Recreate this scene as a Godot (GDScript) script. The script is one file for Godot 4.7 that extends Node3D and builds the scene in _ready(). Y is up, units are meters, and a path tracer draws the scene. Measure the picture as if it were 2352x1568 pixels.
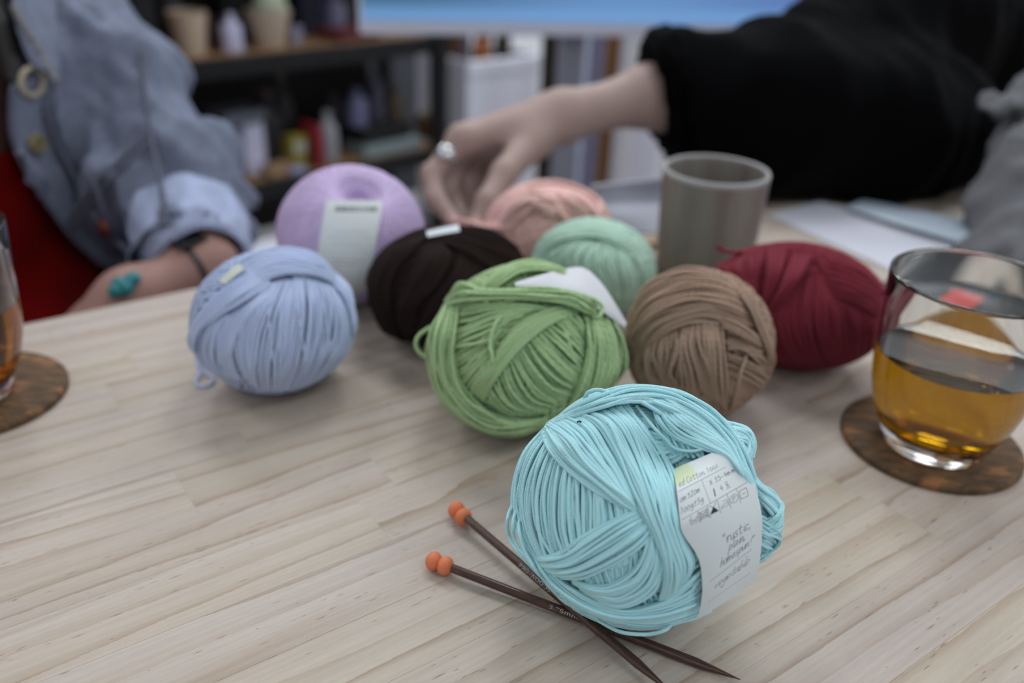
extends Node3D
# A table in a craft studio: balls of yarn, knitting needles, tea glasses, two people, a rack behind.
# World: y up, metres. The table top is at height T. Room axes: E along the far table edge, N away from the camera.

const T := 0.74
const FPX := 2025.0
const CAM_H := 0.275
const PITCH := 27.75
const ROLL := 2.35

var CF: Vector3
var CR: Vector3
var CU: Vector3
var CO: Vector3
var E := Vector3(cos(deg_to_rad(36.0)), 0, -sin(deg_to_rad(36.0)))
var N := Vector3(-sin(deg_to_rad(36.0)), 0, -cos(deg_to_rad(36.0)))
var P0 := Vector3(-0.277, T, -0.554)
var rng := RandomNumberGenerator.new()
var used := {}
var nz := FastNoiseLite.new()


# ---------------------------------------------------------------- mesh collector
class MB:
	var v := PackedVector3Array()
	var n := PackedVector3Array()
	var uv := PackedVector2Array()
	var c := PackedColorArray()
	var ix := PackedInt32Array()

	func vert(p: Vector3, nn: Vector3, t: Vector2, col := Color.WHITE) -> int:
		v.append(p)
		n.append(nn)
		uv.append(t)
		c.append(col)
		return v.size() - 1

	# a triangle whose front looks along the mean of its normals (Godot's front faces run clockwise)
	func tri(a: int, b: int, d: int) -> void:
		var g := (v[b] - v[a]).cross(v[d] - v[a])
		if g.dot(n[a] + n[b] + n[d]) > 0.0:
			ix.append(a)
			ix.append(d)
			ix.append(b)
		else:
			ix.append(a)
			ix.append(b)
			ix.append(d)

	func quad(a: int, b: int, d: int, e: int) -> void:
		tri(a, b, d)
		tri(a, d, e)

	func flat(p: Array, outward: Vector3, t := [Vector2(0, 0), Vector2(1, 0), Vector2(1, 1), Vector2(0, 1)], col := Color.WHITE) -> void:
		var g: Vector3 = (p[1] - p[0]).cross(p[2] - p[0]).normalized()
		if g.dot(outward) < 0.0:
			g = -g
		var f := v.size()
		for i in p.size():
			vert(p[i], g, t[i] if i < t.size() else Vector2.ZERO, col)
		for i in range(1, p.size() - 1):
			tri(f, f + i, f + i + 1)

	# tube along points; uv.x runs round, uv.y along in metres times vs
	func tube(pts: PackedVector3Array, rad: PackedFloat32Array, sides: int, vs := 600.0, col := Color.WHITE, caps := true, flatten := 1.0, v0 := 0.0) -> void:
		var m := pts.size()
		if m < 2:
			return
		var t := (pts[1] - pts[0]).normalized()
		var up := Vector3.UP if absf(t.y) < 0.9 else Vector3.RIGHT
		var s := t.cross(up).normalized()
		var first := v.size()
		var long := 0.0
		for i in m:
			var t2: Vector3
			if i == 0:
				t2 = t
			elif i == m - 1:
				t2 = (pts[i] - pts[i - 1])
			else:
				t2 = (pts[i + 1] - pts[i - 1])
			if t2.length_squared() > 1e-16:
				t = t2.normalized()
			s = (s - t * s.dot(t))
			if s.length_squared() < 1e-10:
				s = t.cross(Vector3.UP if absf(t.y) < 0.9 else Vector3.RIGHT)
			s = s.normalized()
			var b := t.cross(s)
			if i > 0:
				long += pts[i].distance_to(pts[i - 1])
			var r := rad[i] if rad.size() > 1 else rad[0]
			for k in sides + 1:
				var a := TAU * k / sides
				var o := s * cos(a) + b * (sin(a) * flatten)
				v.append(pts[i] + o * r)
				n.append(o.normalized())
				uv.append(Vector2(float(k) / sides, long * vs + v0))
				c.append(col)
		var w := sides + 1
		for i in m - 1:
			for k in sides:
				var a0 := first + i * w + k
				ix.append(a0)
				ix.append(a0 + w)
				ix.append(a0 + 1)
				ix.append(a0 + 1)
				ix.append(a0 + w)
				ix.append(a0 + w + 1)
		if caps:
			for e in 2:
				var row := first + (0 if e == 0 else (m - 1) * w)
				var d := (pts[0] - pts[1]).normalized() if e == 0 else (pts[m - 1] - pts[m - 2]).normalized()
				var mid := vert(pts[0] if e == 0 else pts[m - 1], d, Vector2(0.5, long * vs * e), col)
				for k in sides:
					var q := vert(v[row + k], d, uv[row + k], col)
					var q2 := vert(v[row + k + 1], d, uv[row + k + 1], col)
					tri(mid, q, q2)

	# profile points (r, y) turned round the y axis of x
	func lathe(prof: Array, segs: int, x := Transform3D.IDENTITY, col := Color.WHITE, crease := 0.7) -> void:
		var m := prof.size()
		for i in m - 1:
			var p: Vector2 = prof[i]
			var q: Vector2 = prof[i + 1]
			if p.distance_squared_to(q) < 1e-14:
				continue
			var d := (q - p).normalized()
			var nn := Vector2(d.y, -d.x)
			var na := nn
			var nb := nn
			if i > 0:
				var d0: Vector2 = (p - prof[i - 1]).normalized()
				if d0.dot(d) > crease:
					na = (nn + Vector2(d0.y, -d0.x)).normalized()
			if i < m - 2:
				var d1: Vector2 = (prof[i + 2] - q).normalized()
				if d1.dot(d) > crease:
					nb = (nn + Vector2(d1.y, -d1.x)).normalized()
			var f := v.size()
			for k in segs + 1:
				var a := TAU * k / segs
				var cs := cos(a)
				var sn := sin(a)
				vert(x * Vector3(p.x * cs, p.y, p.x * sn), (x.basis * Vector3(na.x * cs, na.y, na.x * sn)).normalized(), Vector2(float(k) / segs, float(i) / (m - 1)), col)
				vert(x * Vector3(q.x * cs, q.y, q.x * sn), (x.basis * Vector3(nb.x * cs, nb.y, nb.x * sn)).normalized(), Vector2(float(k) / segs, float(i + 1) / (m - 1)), col)
			for k in segs:
				var a0 := f + k * 2
				if p.x > 1e-7:
					tri(a0, a0 + 2, a0 + 1)
				if q.x > 1e-7:
					tri(a0 + 1, a0 + 2, a0 + 3)

	# box with chamfered edges
	func box(x: Transform3D, size: Vector3, ch := 0.0, col := Color.WHITE, uvs := 1.0) -> void:
		var h := size * 0.5
		ch = minf(ch, minf(h.x, minf(h.y, h.z)) * 0.9)
		for ax in 3:
			for sg in [-1.0, 1.0]:
				var a := (ax + 1) % 3
				var b := (ax + 2) % 3
				var ps := []
				var ts := []
				for q in [[-1, -1], [1, -1], [1, 1], [-1, 1]]:
					var w := Vector3.ZERO
					w[ax] = sg * h[ax]
					w[a] = q[0] * (h[a] - ch)
					w[b] = q[1] * (h[b] - ch)
					ps.append(x * w)
					ts.append(Vector2(w[a], w[b]) * uvs)
				var o := Vector3.ZERO
				o[ax] = sg
				flat(ps, x.basis * o, ts, col)
		if ch <= 0.0:
			return
		for ax in 3:
			var a := (ax + 1) % 3
			var b := (ax + 2) % 3
			for sa in [-1.0, 1.0]:
				for sb in [-1.0, 1.0]:
					var ps := []
					for q in [[0, -1], [0, 1], [1, 1], [1, -1]]:
						var w := Vector3.ZERO
						w[a] = sa * (h[a] - (ch if q[0] == 1 else 0.0))
						w[b] = sb * (h[b] - (ch if q[0] == 0 else 0.0))
						w[ax] = q[1] * (h[ax] - ch)
						ps.append(x * w)
					var o := Vector3.ZERO
					o[a] = sa
					o[b] = sb
					flat(ps, x.basis * o, [], col)
		for sx in [-1.0, 1.0]:
			for sy in [-1.0, 1.0]:
				for sz in [-1.0, 1.0]:
					flat([x * Vector3(sx * h.x, sy * (h.y - ch), sz * (h.z - ch)), x * Vector3(sx * (h.x - ch), sy * h.y, sz * (h.z - ch)), x * Vector3(sx * (h.x - ch), sy * (h.y - ch), sz * h.z)], x.basis * Vector3(sx, sy, sz), [], col)

	# a sheet through rows of points, both faces, with a little thickness
	func sheet(rows: Array, th := 0.0, col := Color.WHITE, vv := []) -> void:
		var h := rows.size()
		var w: int = rows[0].size()
		var nn := []
		for i in h:
			for j in w:
				var du: Vector3 = rows[i][mini(j + 1, w - 1)] - rows[i][maxi(j - 1, 0)]
				var dv: Vector3 = rows[mini(i + 1, h - 1)][j] - rows[maxi(i - 1, 0)][j]
				nn.append(dv.cross(du).normalized())
		for side in ([1.0, -1.0] if th > 0.0 else [1.0]):
			var f := v.size()
			for i in h:
				for j in w:
					var q: Vector3 = nn[i * w + j]
					vert(rows[i][j] + q * (th * 0.5 * side), q * side, Vector2(float(j) / (w - 1), vv[i] if vv.size() else float(i) / (h - 1)), col)
			for i in h - 1:
				for j in w - 1:
					var a := f + i * w + j
					quad(a, a + 1, a + w + 1, a + w)
		if th > 0.0:
			var f := v.size() - 2 * h * w
			var rim := []
			for j in w:
				rim.append(j)
			for i in range(1, h):
				rim.append(i * w + w - 1)
			for j in range(w - 2, -1, -1):
				rim.append((h - 1) * w + j)
			for i in range(h - 2, -1, -1):
				rim.append(i * w)
			var mid := Vector3.ZERO
			for k in h * w:
				mid += v[f + k]
			mid /= h * w
			for k in rim.size() - 1:
				var p := [v[f + rim[k]], v[f + rim[k + 1]], v[f + h * w + rim[k + 1]], v[f + h * w + rim[k]]]
				flat(p, (p[0] + p[1]) * 0.5 - mid, [], col)

	func smooth() -> void:
		for i in n.size():
			n[i] = Vector3.ZERO
		for i in range(0, ix.size(), 3):
			var a := ix[i]
			var b := ix[i + 1]
			var d := ix[i + 2]
			var g := (v[d] - v[a]).cross(v[b] - v[a])
			n[a] += g
			n[b] += g
			n[d] += g
		for i in n.size():
			n[i] = n[i].normalized() if n[i].length_squared() > 1e-20 else Vector3.UP

	func append(o: MB) -> void:
		var f := v.size()
		v.append_array(o.v)
		n.append_array(o.n)
		uv.append_array(o.uv)
		c.append_array(o.c)
		for i in o.ix:
			ix.append(i + f)

	func mesh() -> ArrayMesh:
		var a := []
		a.resize(Mesh.ARRAY_MAX)
		a[Mesh.ARRAY_VERTEX] = v
		a[Mesh.ARRAY_NORMAL] = n
		a[Mesh.ARRAY_TEX_UV] = uv
		a[Mesh.ARRAY_COLOR] = c
		a[Mesh.ARRAY_INDEX] = ix
		var m := ArrayMesh.new()
		m.add_surface_from_arrays(Mesh.PRIMITIVE_TRIANGLES, a)
		return m


# ---------------------------------------------------------------- scene helpers
func numbered(called: String) -> String:
	var k: int = used.get(called, 0)
	used[called] = k + 1
	return called if k == 0 else "%s_%03d" % [called, k]


func thing(called: String, label: String, category: String, where := Vector3.ZERO, group := "") -> Node3D:
	var o := Node3D.new()
	o.name = numbered(called)
	o.position = where
	add_child(o)
	o.set_meta("label", label)
	o.set_meta("category", category)
	if group != "":
		o.set_meta("group", group)
	return o


# one mesh under a parent; coordinates in m are world coordinates
func part(called: String, m: MB, mat: Material, parent: Node, label := "") -> MeshInstance3D:
	var o := MeshInstance3D.new()
	o.name = called if parent != self else numbered(called)
	var at := Vector3.ZERO
	var up: Node = parent
	while up is Node3D and up != self:
		at += up.position
		up = up.get_parent()
	if at != Vector3.ZERO:
		for i in m.v.size():
			m.v[i] -= at
	o.mesh = m.mesh()
	o.material_override = null
	o.mesh.surface_set_material(0, mat)
	parent.add_child(o, true)
	if label != "":
		o.set_meta("label", label)
	return o


func struct(called: String, m: MB, mat: Material) -> MeshInstance3D:
	var o := part(called, m, mat, self)
	o.set_meta("kind", "structure")
	return o


func mat(col: Color, rough := 0.8, metal := 0.0, spec := 0.5) -> StandardMaterial3D:
	var m := StandardMaterial3D.new()
	m.albedo_color = col
	m.roughness = rough
	m.metallic = metal
	m.metallic_specular = spec
	m.vertex_color_use_as_albedo = true
	return m


func ray(u: float, v: float) -> Vector3:
	return CF + CR * ((u - 1176.0) / FPX) + CU * ((784.0 - v) / FPX)


func at(u: float, v: float, t: float) -> Vector3:
	return CO + ray(u, v) * t


func on(u: float, v: float, y := 0.0) -> Vector3:
	var d := ray(u, v)
	return CO + d * ((T + y - CO.y) / d.y)


func rp(s: float, y: float, n: float) -> Vector3:
	return P0 + E * s + N * n + Vector3(0, y, 0)


func spline(ctrl: PackedVector3Array, per: int) -> PackedVector3Array:
	var out := PackedVector3Array()
	var m := ctrl.size()
	for i in m - 1:
		var p0 := ctrl[i - 1] if i > 0 else ctrl[0] * 2.0 - ctrl[1]
		var p3 := ctrl[i + 2] if i < m - 2 else ctrl[m - 1] * 2.0 - ctrl[m - 2]
		for k in per:
			out.append(ctrl[i].cubic_interpolate(ctrl[i + 1], p0, p3, float(k) / per))
	out.append(ctrl[m - 1])
	return out


func facing(dir: Vector3, origin := Vector3.ZERO, up := Vector3.UP) -> Transform3D:
	# a frame whose y axis runs along dir
	var y := dir.normalized()
	if absf(y.dot(up)) > 0.95:
		up = Vector3.RIGHT
	var x := up.cross(y).normalized()
	return Transform3D(Basis(x, y, x.cross(y)), origin)


func img_tex(im: Image) -> ImageTexture:
	return ImageTexture.create_from_image(im)


func _ready() -> void:
	rng.seed = 7
	nz.seed = 3
	nz.frequency = 1.0
	var cp := cos(deg_to_rad(PITCH))
	var sp := sin(deg_to_rad(PITCH))
	var cr := cos(deg_to_rad(ROLL))
	var sr := sin(deg_to_rad(ROLL))
	CF = Vector3(0, -sp, -cp)
	var u0 := Vector3(0, cp, -sp)
	CR = Vector3.RIGHT * cr + u0 * sr
	CU = u0 * cr - Vector3.RIGHT * sr
	CO = Vector3(0, T + CAM_H, 0)

	# camera: 31 mm lens on a 36 x 24 mm sensor, focused on the aqua ball
	var cam := Camera3D.new()
	cam.name = "camera"
	add_child(cam)
	cam.transform = Transform3D(Basis(CR, CU, -CF), CO)
	cam.near = 0.02
	cam.far = 50.0
	var lens := CameraAttributesPhysical.new()
	lens.frustum_focal_length = 31.0
	lens.frustum_focus_distance = 0.352
	lens.exposure_aperture = 4.4
	lens.frustum_near = 0.02
	lens.frustum_far = 50.0
	cam.attributes = lens
	cam.current = true

	var env := Environment.new()
	env.background_mode = Environment.BG_COLOR
	env.background_color = Color(0.05, 0.05, 0.055)
	env.tonemap_mode = Environment.TONE_MAPPER_LINEAR
	env.tonemap_exposure = 0.635
	env.sdfgi_enabled = true
	env.ssao_enabled = true
	env.ssil_enabled = true
	var we := WorldEnvironment.new()
	we.name = "environment"
	we.environment = env
	add_child(we)

	make_lights()
	make_room()
	make_table()
	make_background()
	make_people()
	make_yarn()
	make_needles()
	make_drinks()
	make_papers()


func make_lights() -> void:
	# square LED panels in the ceiling: a pale housing, a glowing diffuser, and the light it gives just below
	var where := [rp(0.4, 0, 1.75), rp(2.1, 0, 1.75), rp(-1.3, 0, 1.75), rp(0.9, 0, 0.45), rp(2.3, 0, 0.45), rp(-0.9, 0, 0.45), rp(0.4, 0, -1.6), rp(2.1, 0, -1.6), rp(-1.3, 0, -1.6)]  # middle row added to brighten the bin and the background
	var power := [1.5, 2.1, 0.65, 0.82, 1.1, 0.25, 0.66, 0.8, 0.34]
	var frame_mat := mat(Color(0.85, 0.85, 0.86), 0.5)
	var glow := StandardMaterial3D.new()
	glow.albedo_color = Color(0.9, 0.9, 0.9)
	glow.emission_enabled = true
	glow.emission = Color(0.95, 0.98, 1.0)
	glow.emission_energy_multiplier = 3.0
	for i in where.size():
		var p: Vector3 = where[i]
		p.y = 2.6
		var b := Basis(E, Vector3.UP, -N)
		var o := thing("ceiling_light", "square white LED panel set in the ceiling above the studio", "light", p, "ceiling panels")
		var f := MB.new()
		f.box(Transform3D(b, p + Vector3(0, -0.012, 0)), Vector3(0.66, 0.024, 0.66), 0.004)
		part("frame", f, frame_mat, o)
		var g := MB.new()
		g.box(Transform3D(b, p + Vector3(0, -0.027, 0)), Vector3(0.6, 0.006, 0.6), 0.0)
		part("diffuser", g, glow, o)
		var l := AreaLight3D.new()
		l.name = "panel_light"
		l.area_size = Vector2(0.6, 0.6)
		l.light_color = Color(0.95, 0.975, 1.0)
		l.light_energy = 1.6 * power[i]
		l.area_normalize_energy = true
		l.area_range = 12.0
		l.shadow_enabled = true
		o.add_child(l, true)
		l.transform = Transform3D(Basis(E, N, Vector3.UP), Vector3(0, -0.036, 0))


func make_room() -> void:
	var wall := mat(Color(0.88, 0.88, 0.89), 0.9)
	var floor_mat := mat(Color(0.62, 0.61, 0.60), 0.6)
	var ceil_mat := mat(Color(0.93, 0.93, 0.93), 0.9)
	var b := Basis(E, Vector3.UP, -N)
	var c := rp(0.4, 0, 0.1)
	c.y = 0.0
	var sx := 5.2
	var sz := 5.0
	var m := MB.new()
	m.box(Transform3D(b, c + Vector3(0, -0.05, 0)), Vector3(sx, 0.1, sz))
	struct("floor", m, floor_mat)
	m = MB.new()
	m.box(Transform3D(b, c + Vector3(0, 2.66, 0)), Vector3(sx, 0.12, sz))
	struct("ceiling", m, ceil_mat)
	m = MB.new()
	m.box(Transform3D(b, c + N * (sz / 2 - 0.05) + Vector3(0, 1.3, 0)), Vector3(sx, 2.6, 0.1))
	struct("wall_back", m, wall)
	m = MB.new()
	m.box(Transform3D(b, c - N * (sz / 2 - 0.05) + Vector3(0, 1.3, 0)), Vector3(sx, 2.6, 0.1))
	struct("wall_front", m, wall)
	m = MB.new()
	m.box(Transform3D(b, c + E * (sx / 2 - 0.05) + Vector3(0, 1.3, 0)), Vector3(0.1, 2.6, sz - 0.2))
	struct("wall_right", m, wall)
	m = MB.new()
	m.box(Transform3D(b, c - E * (sx / 2 - 0.05) + Vector3(0, 1.3, 0)), Vector3(0.1, 2.6, sz - 0.2))
	struct("wall_left", m, wall)


# ---------------------------------------------------------------- table
func wood_image(seed_: int, rings: float, hue: float) -> Image:
	# one stave of planed pine: u along the grain (0.62 m), v across (0.04 m); growth lines, pores, faint stains
	var w := 1536
	var h := 160
	var im := Image.create(w, h, false, Image.FORMAT_RGB8)
	var a := FastNoiseLite.new()
	a.seed = seed_
	a.frequency = 1.0
	a.fractal_octaves = 2
	var b := FastNoiseLite.new()
	b.seed = seed_ + 50
	b.frequency = 1.0
	b.fractal_octaves = 1
	b.noise_type = FastNoiseLite.TYPE_SIMPLEX
	var light := Color(0.775, 0.728, 0.697)
	var warm := Color(0.755, 0.698, 0.635)
	var dark := Color(0.600, 0.500, 0.405)
	var bend := rng.randf_range(-0.8, 0.8)
	for y in h:
		var fy := float(y) / h
		for x in w:
			var fx := float(x) / w
			var r := fy * rings + a.get_noise_2d(fx * 1.1, fy * 0.6 + 3.0) * 0.9 + bend * fx * fx + a.get_noise_2d(fx * 14.0, fy * 5.0) * 0.06
			var fr := r - floorf(r)
			var band := hash(int(floorf(r)) * 17 + seed_) % 100 / 100.0
			var line := pow(fr, 2.6 + band * 3.4) * (0.35 + 0.6 * band)
			if fr < 0.04:
				line *= 0.5
			var fib := b.get_noise_2d(fx * 60.0, fy * 40.0) * 0.35 + b.get_noise_2d(fx * 5.0, fy * 14.0) * 0.65
			var tone := a.get_noise_2d(fx * 2.0 + 9.0, fy * 1.0 + hue) * 0.5 + 0.5
			var col := light.lerp(warm, clampf(tone * 0.9 + hue * 0.3, 0, 1)).lerp(dark, line * 0.72)
			var k := 1.0 + fib * 0.035
			im.set_pixel(x, y, Color(col.r * k, col.g * k, col.b * k))
	# resin ducts: short dark dashes along the grain
	var q := RandomNumberGenerator.new()
	q.seed = seed_ * 11
	for i in 260:
		var x := q.randi_range(4, w - 20)
		var y := q.randi_range(2, h - 3)
		var dens := a.get_noise_2d(float(x) / w * 3.0, float(y) / h * 3.0 + 20.0)
		if dens < -0.05:
			continue
		var l := q.randi_range(3, 15)
		var k := q.randf_range(0.35, 0.8)
		for j in l:
			var xx := mini(x + j, w - 1)
			var fade := k * (1.0 - absf(2.0 * j / l - 1.0) * 0.5)
			var o := im.get_pixel(xx, y)
			im.set_pixel(xx, y, o.lerp(Color(0.44, 0.33, 0.26), fade))
			if l > 9 and j > 2 and j < l - 3:
				o = im.get_pixel(xx, y + 1)
				im.set_pixel(xx, y + 1, o.lerp(Color(0.5, 0.38, 0.3), fade * 0.5))
	return im


func make_table() -> void:
	var o := thing("table", "pale pine table top of glued staves under the yarn balls", "table", Vector3(P0.x, 0, P0.z))
	var wide := 0.537
	var s0 := -0.62
	var s1 := 1.35
	var mats := []
	for i in 6:
		var m := mat(Color.WHITE, 0.55, 0.0, 0.4)
		m.albedo_texture = img_tex(wood_image(100 + i * 7, [2.0, 2.8, 1.5, 3.2, 2.4, 1.8][i], [0.0, 0.8, 0.3, 0.5, 1.0, 0.15][i]))
		m.heightmap_enabled = false
		mats.append(m)
	var rows := 15
	var sw := wide / rows
	var q := RandomNumberGenerator.new()
	q.seed = 21
	var th := 0.028
	for r in rows:
		var s := s0 - q.randf_range(0.0, 0.5)
		var prev := -1
		while s < s1:
			var len := q.randf_range(0.38, 0.62)
			var a := maxf(s, s0)
			var b := minf(s + len, s1)
			s += len
			if b - a < 0.02:
				continue
			var k := q.randi_range(0, 5)
			if k == prev:
				k = (k + 1) % 6
			prev = k
			var y0 := T - q.randf_range(0.0, 0.00006)
			var n0 := -wide + r * sw + 0.00002
			var n1 := n0 + sw - 0.00004
			var m := MB.new()
			var tint := q.randf_range(0.95, 1.03)
			var col := Color(tint, tint * q.randf_range(0.985, 1.005), tint * q.randf_range(0.96, 1.01))
			var ch := 0.00012
			var uo := q.randf_range(0.0, 0.3)
			var flip := q.randf() < 0.5
			var ring := [[n0, T - th], [n0, y0 - ch], [n0 + ch, y0], [n1 - ch, y0], [n1, y0 - ch], [n1, T - th]]
			for i in ring.size():
				var c0: Array = ring[i]
				var c1: Array = ring[(i + 1) % ring.size()]
				var p := []
				var ts := []
				for e in [[a + 0.00002, c0], [b - 0.00002, c0], [b - 0.00002, c1], [a + 0.00002, c1]]:
					var w := P0 + E * float(e[0]) + N * float(e[1][0])
					w.y = e[1][1]
					p.append(w)
					var vv: float = clampf((float(e[1][0]) - n0) / sw * 0.88 + 0.06, 0, 1)
					ts.append(Vector2((float(e[0]) - a) / 0.62 * 0.98 + uo * 0.0, 1.0 - vv if flip else vv))
				var mid := P0 + E * ((a + b) / 2) + N * ((n0 + n1) / 2)
				mid.y = T - th / 2
				m.flat(p, (p[0] + p[2]) * 0.5 - mid, ts, col)
			for e in [a + 0.00002, b - 0.00002]:
				var p := []
				for c0 in ring:
					var w := P0 + E * float(e) + N * float(c0[0])
					w.y = c0[1]
					p.append(w)
				m.flat(p, E * (1.0 if e > (a + b) / 2 else -1.0), [], col)
			part("stave", m, mats[k], o)
	# frame and legs under the top
	var leg_mat := mat(Color(0.16, 0.16, 0.17), 0.5, 0.3)
	var bas := Basis(E, Vector3.UP, -N)
	for s in [s0 + 0.1, s1 - 0.1]:
		for n in [-wide + 0.07, -0.07]:
			var m := MB.new()
			var c := P0 + E * float(s) + N * float(n)
			c.y = (T - th) / 2
			m.box(Transform3D(bas, c), Vector3(0.04, T - th, 0.04), 0.003)
			part("leg", m, leg_mat, o)
	for n in [-wide + 0.07, -0.07]:
		var m := MB.new()
		var c := P0 + E * ((s0 + s1) / 2) + N * float(n)
		c.y = T - th - 0.02
		m.box(Transform3D(bas, c), Vector3(s1 - s0 - 0.24, 0.04, 0.03), 0.003)
		part("rail", m, leg_mat, o)


# ---------------------------------------------------------------- yarn
# A ball is a lumpy ellipsoid: c centre, r radii, b axes, d dents [unit direction in ball space, depth, narrowness].
class Ball:
	var c: Vector3
	var r: Vector3
	var b: Basis
	var d := []
	var mean := 0.05

	func size(q: Vector3) -> float:
		var m := 1.0
		for e in d:
			m -= e[1] * exp(-(1.0 - q.dot(e[0])) * e[2])
		return m

	func point(q: Vector3, lift: float) -> Vector3:
		return c + b * (q * r * size(q)) + b * (q * lift)

	func dir_of(p: Vector3) -> Vector3:
		return ((b.transposed() * (p - c)) / r).normalized()


func ball_at(u: float, v: float, r: Vector3, turn := 0.0, tilt := 0.0) -> Ball:
	var k := Ball.new()
	k.r = r
	k.b = Basis(Vector3.UP, deg_to_rad(turn)) * Basis(Vector3(0, 0, 1), deg_to_rad(tilt))
	var hy := sqrt(pow(k.b.x.y * r.x, 2) + pow(k.b.y.y * r.y, 2) + pow(k.b.z.y * r.z, 2))
	k.c = on(u, v, hy - 0.0015)
	k.mean = (r.x + r.y + r.z) / 3.0
	return k


# where the sight line through a pixel meets the ball; lines that pass it by take the nearest point of its surface
func hit(k: Ball, u: float, v: float, lift: float, free := false) -> Vector3:
	var bt := k.b.transposed()
	var o := (bt * (CO - k.c)) / k.r
	var d := (bt * ray(u, v)) / k.r
	var s0 := -o.dot(d) / d.dot(d)
	var off := lift / k.mean
	var near := (o + d * s0).length()
	var out := 1.35 + off
	if near < out:
		var half := sqrt((out * out - near * near) / d.dot(d))
		var prev := s0 - half
		for i in range(1, 25):
			var s := s0 - half + half * i / 24.0
			var q := o + d * s
			var l := q.length()
			if l < k.size(q / l) + off:
				var lo := prev
				var hi := s
				for j in 6:
					var mid := (lo + hi) * 0.5
					q = o + d * mid
					l = q.length()
					if l < k.size(q / l) + off:
						hi = mid
					else:
						lo = mid
				return CO + ray(u, v) * hi
			prev = s
	if free:
		return CO + ray(u, v) * s0
	var e := (o + d * s0).normalized()
	return k.c + k.b * (e * k.r * (k.size(e) + off))


# strands laid side by side between key strands given in photo pixels
func band(m: MB, k: Ball, keys: Array, count: int, rad: float, opt := {}) -> void:
	var ox: float = opt.get("ox", 0.0)
	var oy: float = opt.get("oy", 0.0)
	var sc: float = opt.get("sc", 1.0)
	var lift: float = opt.get("lift", 0.0)
	var bulge: float = opt.get("bulge", rad * 1.5)
	var jit: float = opt.get("jit", 1.0)
	var free: bool = opt.get("free", false)
	var sides: int = opt.get("sides", 5)
	var per: int = opt.get("per", 6)
	var tone: float = opt.get("tone", 0.05)
	var flatten: float = opt.get("flatten", 1.0)
	var nk := keys.size()
	var np: int = keys[0].size()
	for i in count:
		var f := (i + 0.5) / count
		var g := clampf(f + rng.randf_range(-0.35, 0.35) * jit / count, 0.0, 1.0) * (nk - 1)
		var a := mini(int(g), nk - 2)
		var w := g - a
		var up := lift + bulge * sqrt(maxf(0.0, 1.0 - pow(2.0 * f - 1.0, 2))) + rng.randf_range(-0.9, 0.9) * rad * jit
		var ctrl := PackedVector3Array()
		var drift := rng.randf_range(-1.0, 1.0) * jit
		var stray := rng.randf() < 0.13 and jit > 0.0 and count > 6
		var s0 := rng.randf_range(-0.16, 0.16) if stray else 0.0
		var s1 := rng.randf_range(-0.16, 0.16) if stray else 0.0
		if stray:
			up += rad * rng.randf_range(0.5, 1.4)
		for j in np:
			var gj := clampf(g + lerpf(s0, s1, float(j) / (np - 1)) * (nk - 1), 0.0, nk - 1.0) if stray else g
			if stray:
				a = mini(int(gj), nk - 2)
				w = gj - a
			var pa: Vector2 = keys[a][j]
			var pb: Vector2 = keys[a + 1][j]
			var p := pa.lerp(pb, w)
			var wob := Vector2(rng.randf_range(-1, 1), rng.randf_range(-1, 1)) * 2.0 * jit
			p = Vector2(ox, oy) + p * sc + wob
			var e := 1.0 if j > 0 and j < np - 1 else 0.1
			ctrl.append(hit(k, p.x, p.y, up * e + rad * 0.6 + drift * rad * 0.15, free))
		var pts := spline(ctrl, per)
		for j in pts.size():
			pts[j].y = maxf(pts[j].y, T + rad)
		var t := 1.0 + rng.randf_range(-tone, tone)
		m.tube(pts, PackedFloat32Array([rad * rng.randf_range(0.88, 1.1)]), sides, 1.0 / (rad * 2.0), Color(t, t, t), true, flatten, rng.randf() * 2.0)


# whole turns of yarn round the ball: great circles that keep clear of the poles of an axis
func winding(m: MB, k: Ball, axis: Vector3, alpha: float, count: int, rad: float, lift: float, from := 0.0, to := 360.0, sides := 5, steps := 44, wob := 1.0) -> void:
	axis = axis.normalized()
	var x := axis.cross(Vector3.UP if absf(axis.y) < 0.9 else Vector3.RIGHT).normalized()
	var y := axis.cross(x)
	for i in count:
		var phi := deg_to_rad(lerpf(from, to, (i + rng.randf_range(-0.3, 0.3) * wob) / count))
		var al := deg_to_rad(alpha + rng.randf_range(-2.0, 2.0) * wob)
		var nrm := (x * cos(phi) + y * sin(phi)) * cos(al) + axis * sin(al)
		var e1 := nrm.cross(axis).normalized()
		var e2 := nrm.cross(e1)
		var pts := PackedVector3Array()
		var l := lift + rng.randf_range(-0.6, 0.6) * rad * wob
		var shift := rng.randf_range(-0.02, 0.02) * wob
		for j in steps + 1:
			var a := TAU * j / steps
			var q := (e1 * cos(a) + e2 * sin(a) + nrm * (shift * sin(a * 2.0))).normalized()
			var p := k.point(q, l)
			p.y = maxf(p.y, T + rad)
			pts.append(p)
		var t := 1.0 + rng.randf_range(-0.05, 0.05)
		m.tube(pts, PackedFloat32Array([rad]), sides, 1.0 / (rad * 2.0), Color(t, t, t), false, 1.0, rng.randf() * 2.0)


func core(k: Ball, inset: float) -> MB:
	var m := MB.new()
	var h := 26
	var w := 40
	for i in h + 1:
		var th := PI * i / h
		for j in w + 1:
			var ph := TAU * j / w
			var q := Vector3(sin(th) * cos(ph), cos(th), sin(th) * sin(ph))
			var p := k.point(q, -inset)
			p.y = maxf(p.y, T + 0.0004)
			m.vert(p, k.b * q, Vector2(float(j) / w, float(i) / h))
	for i in h:
		for j in w:
			var a := i * (w + 1) + j
			m.quad(a, a + 1, a + w + 2, a + w + 1)
	m.smooth()
	return m


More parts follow.
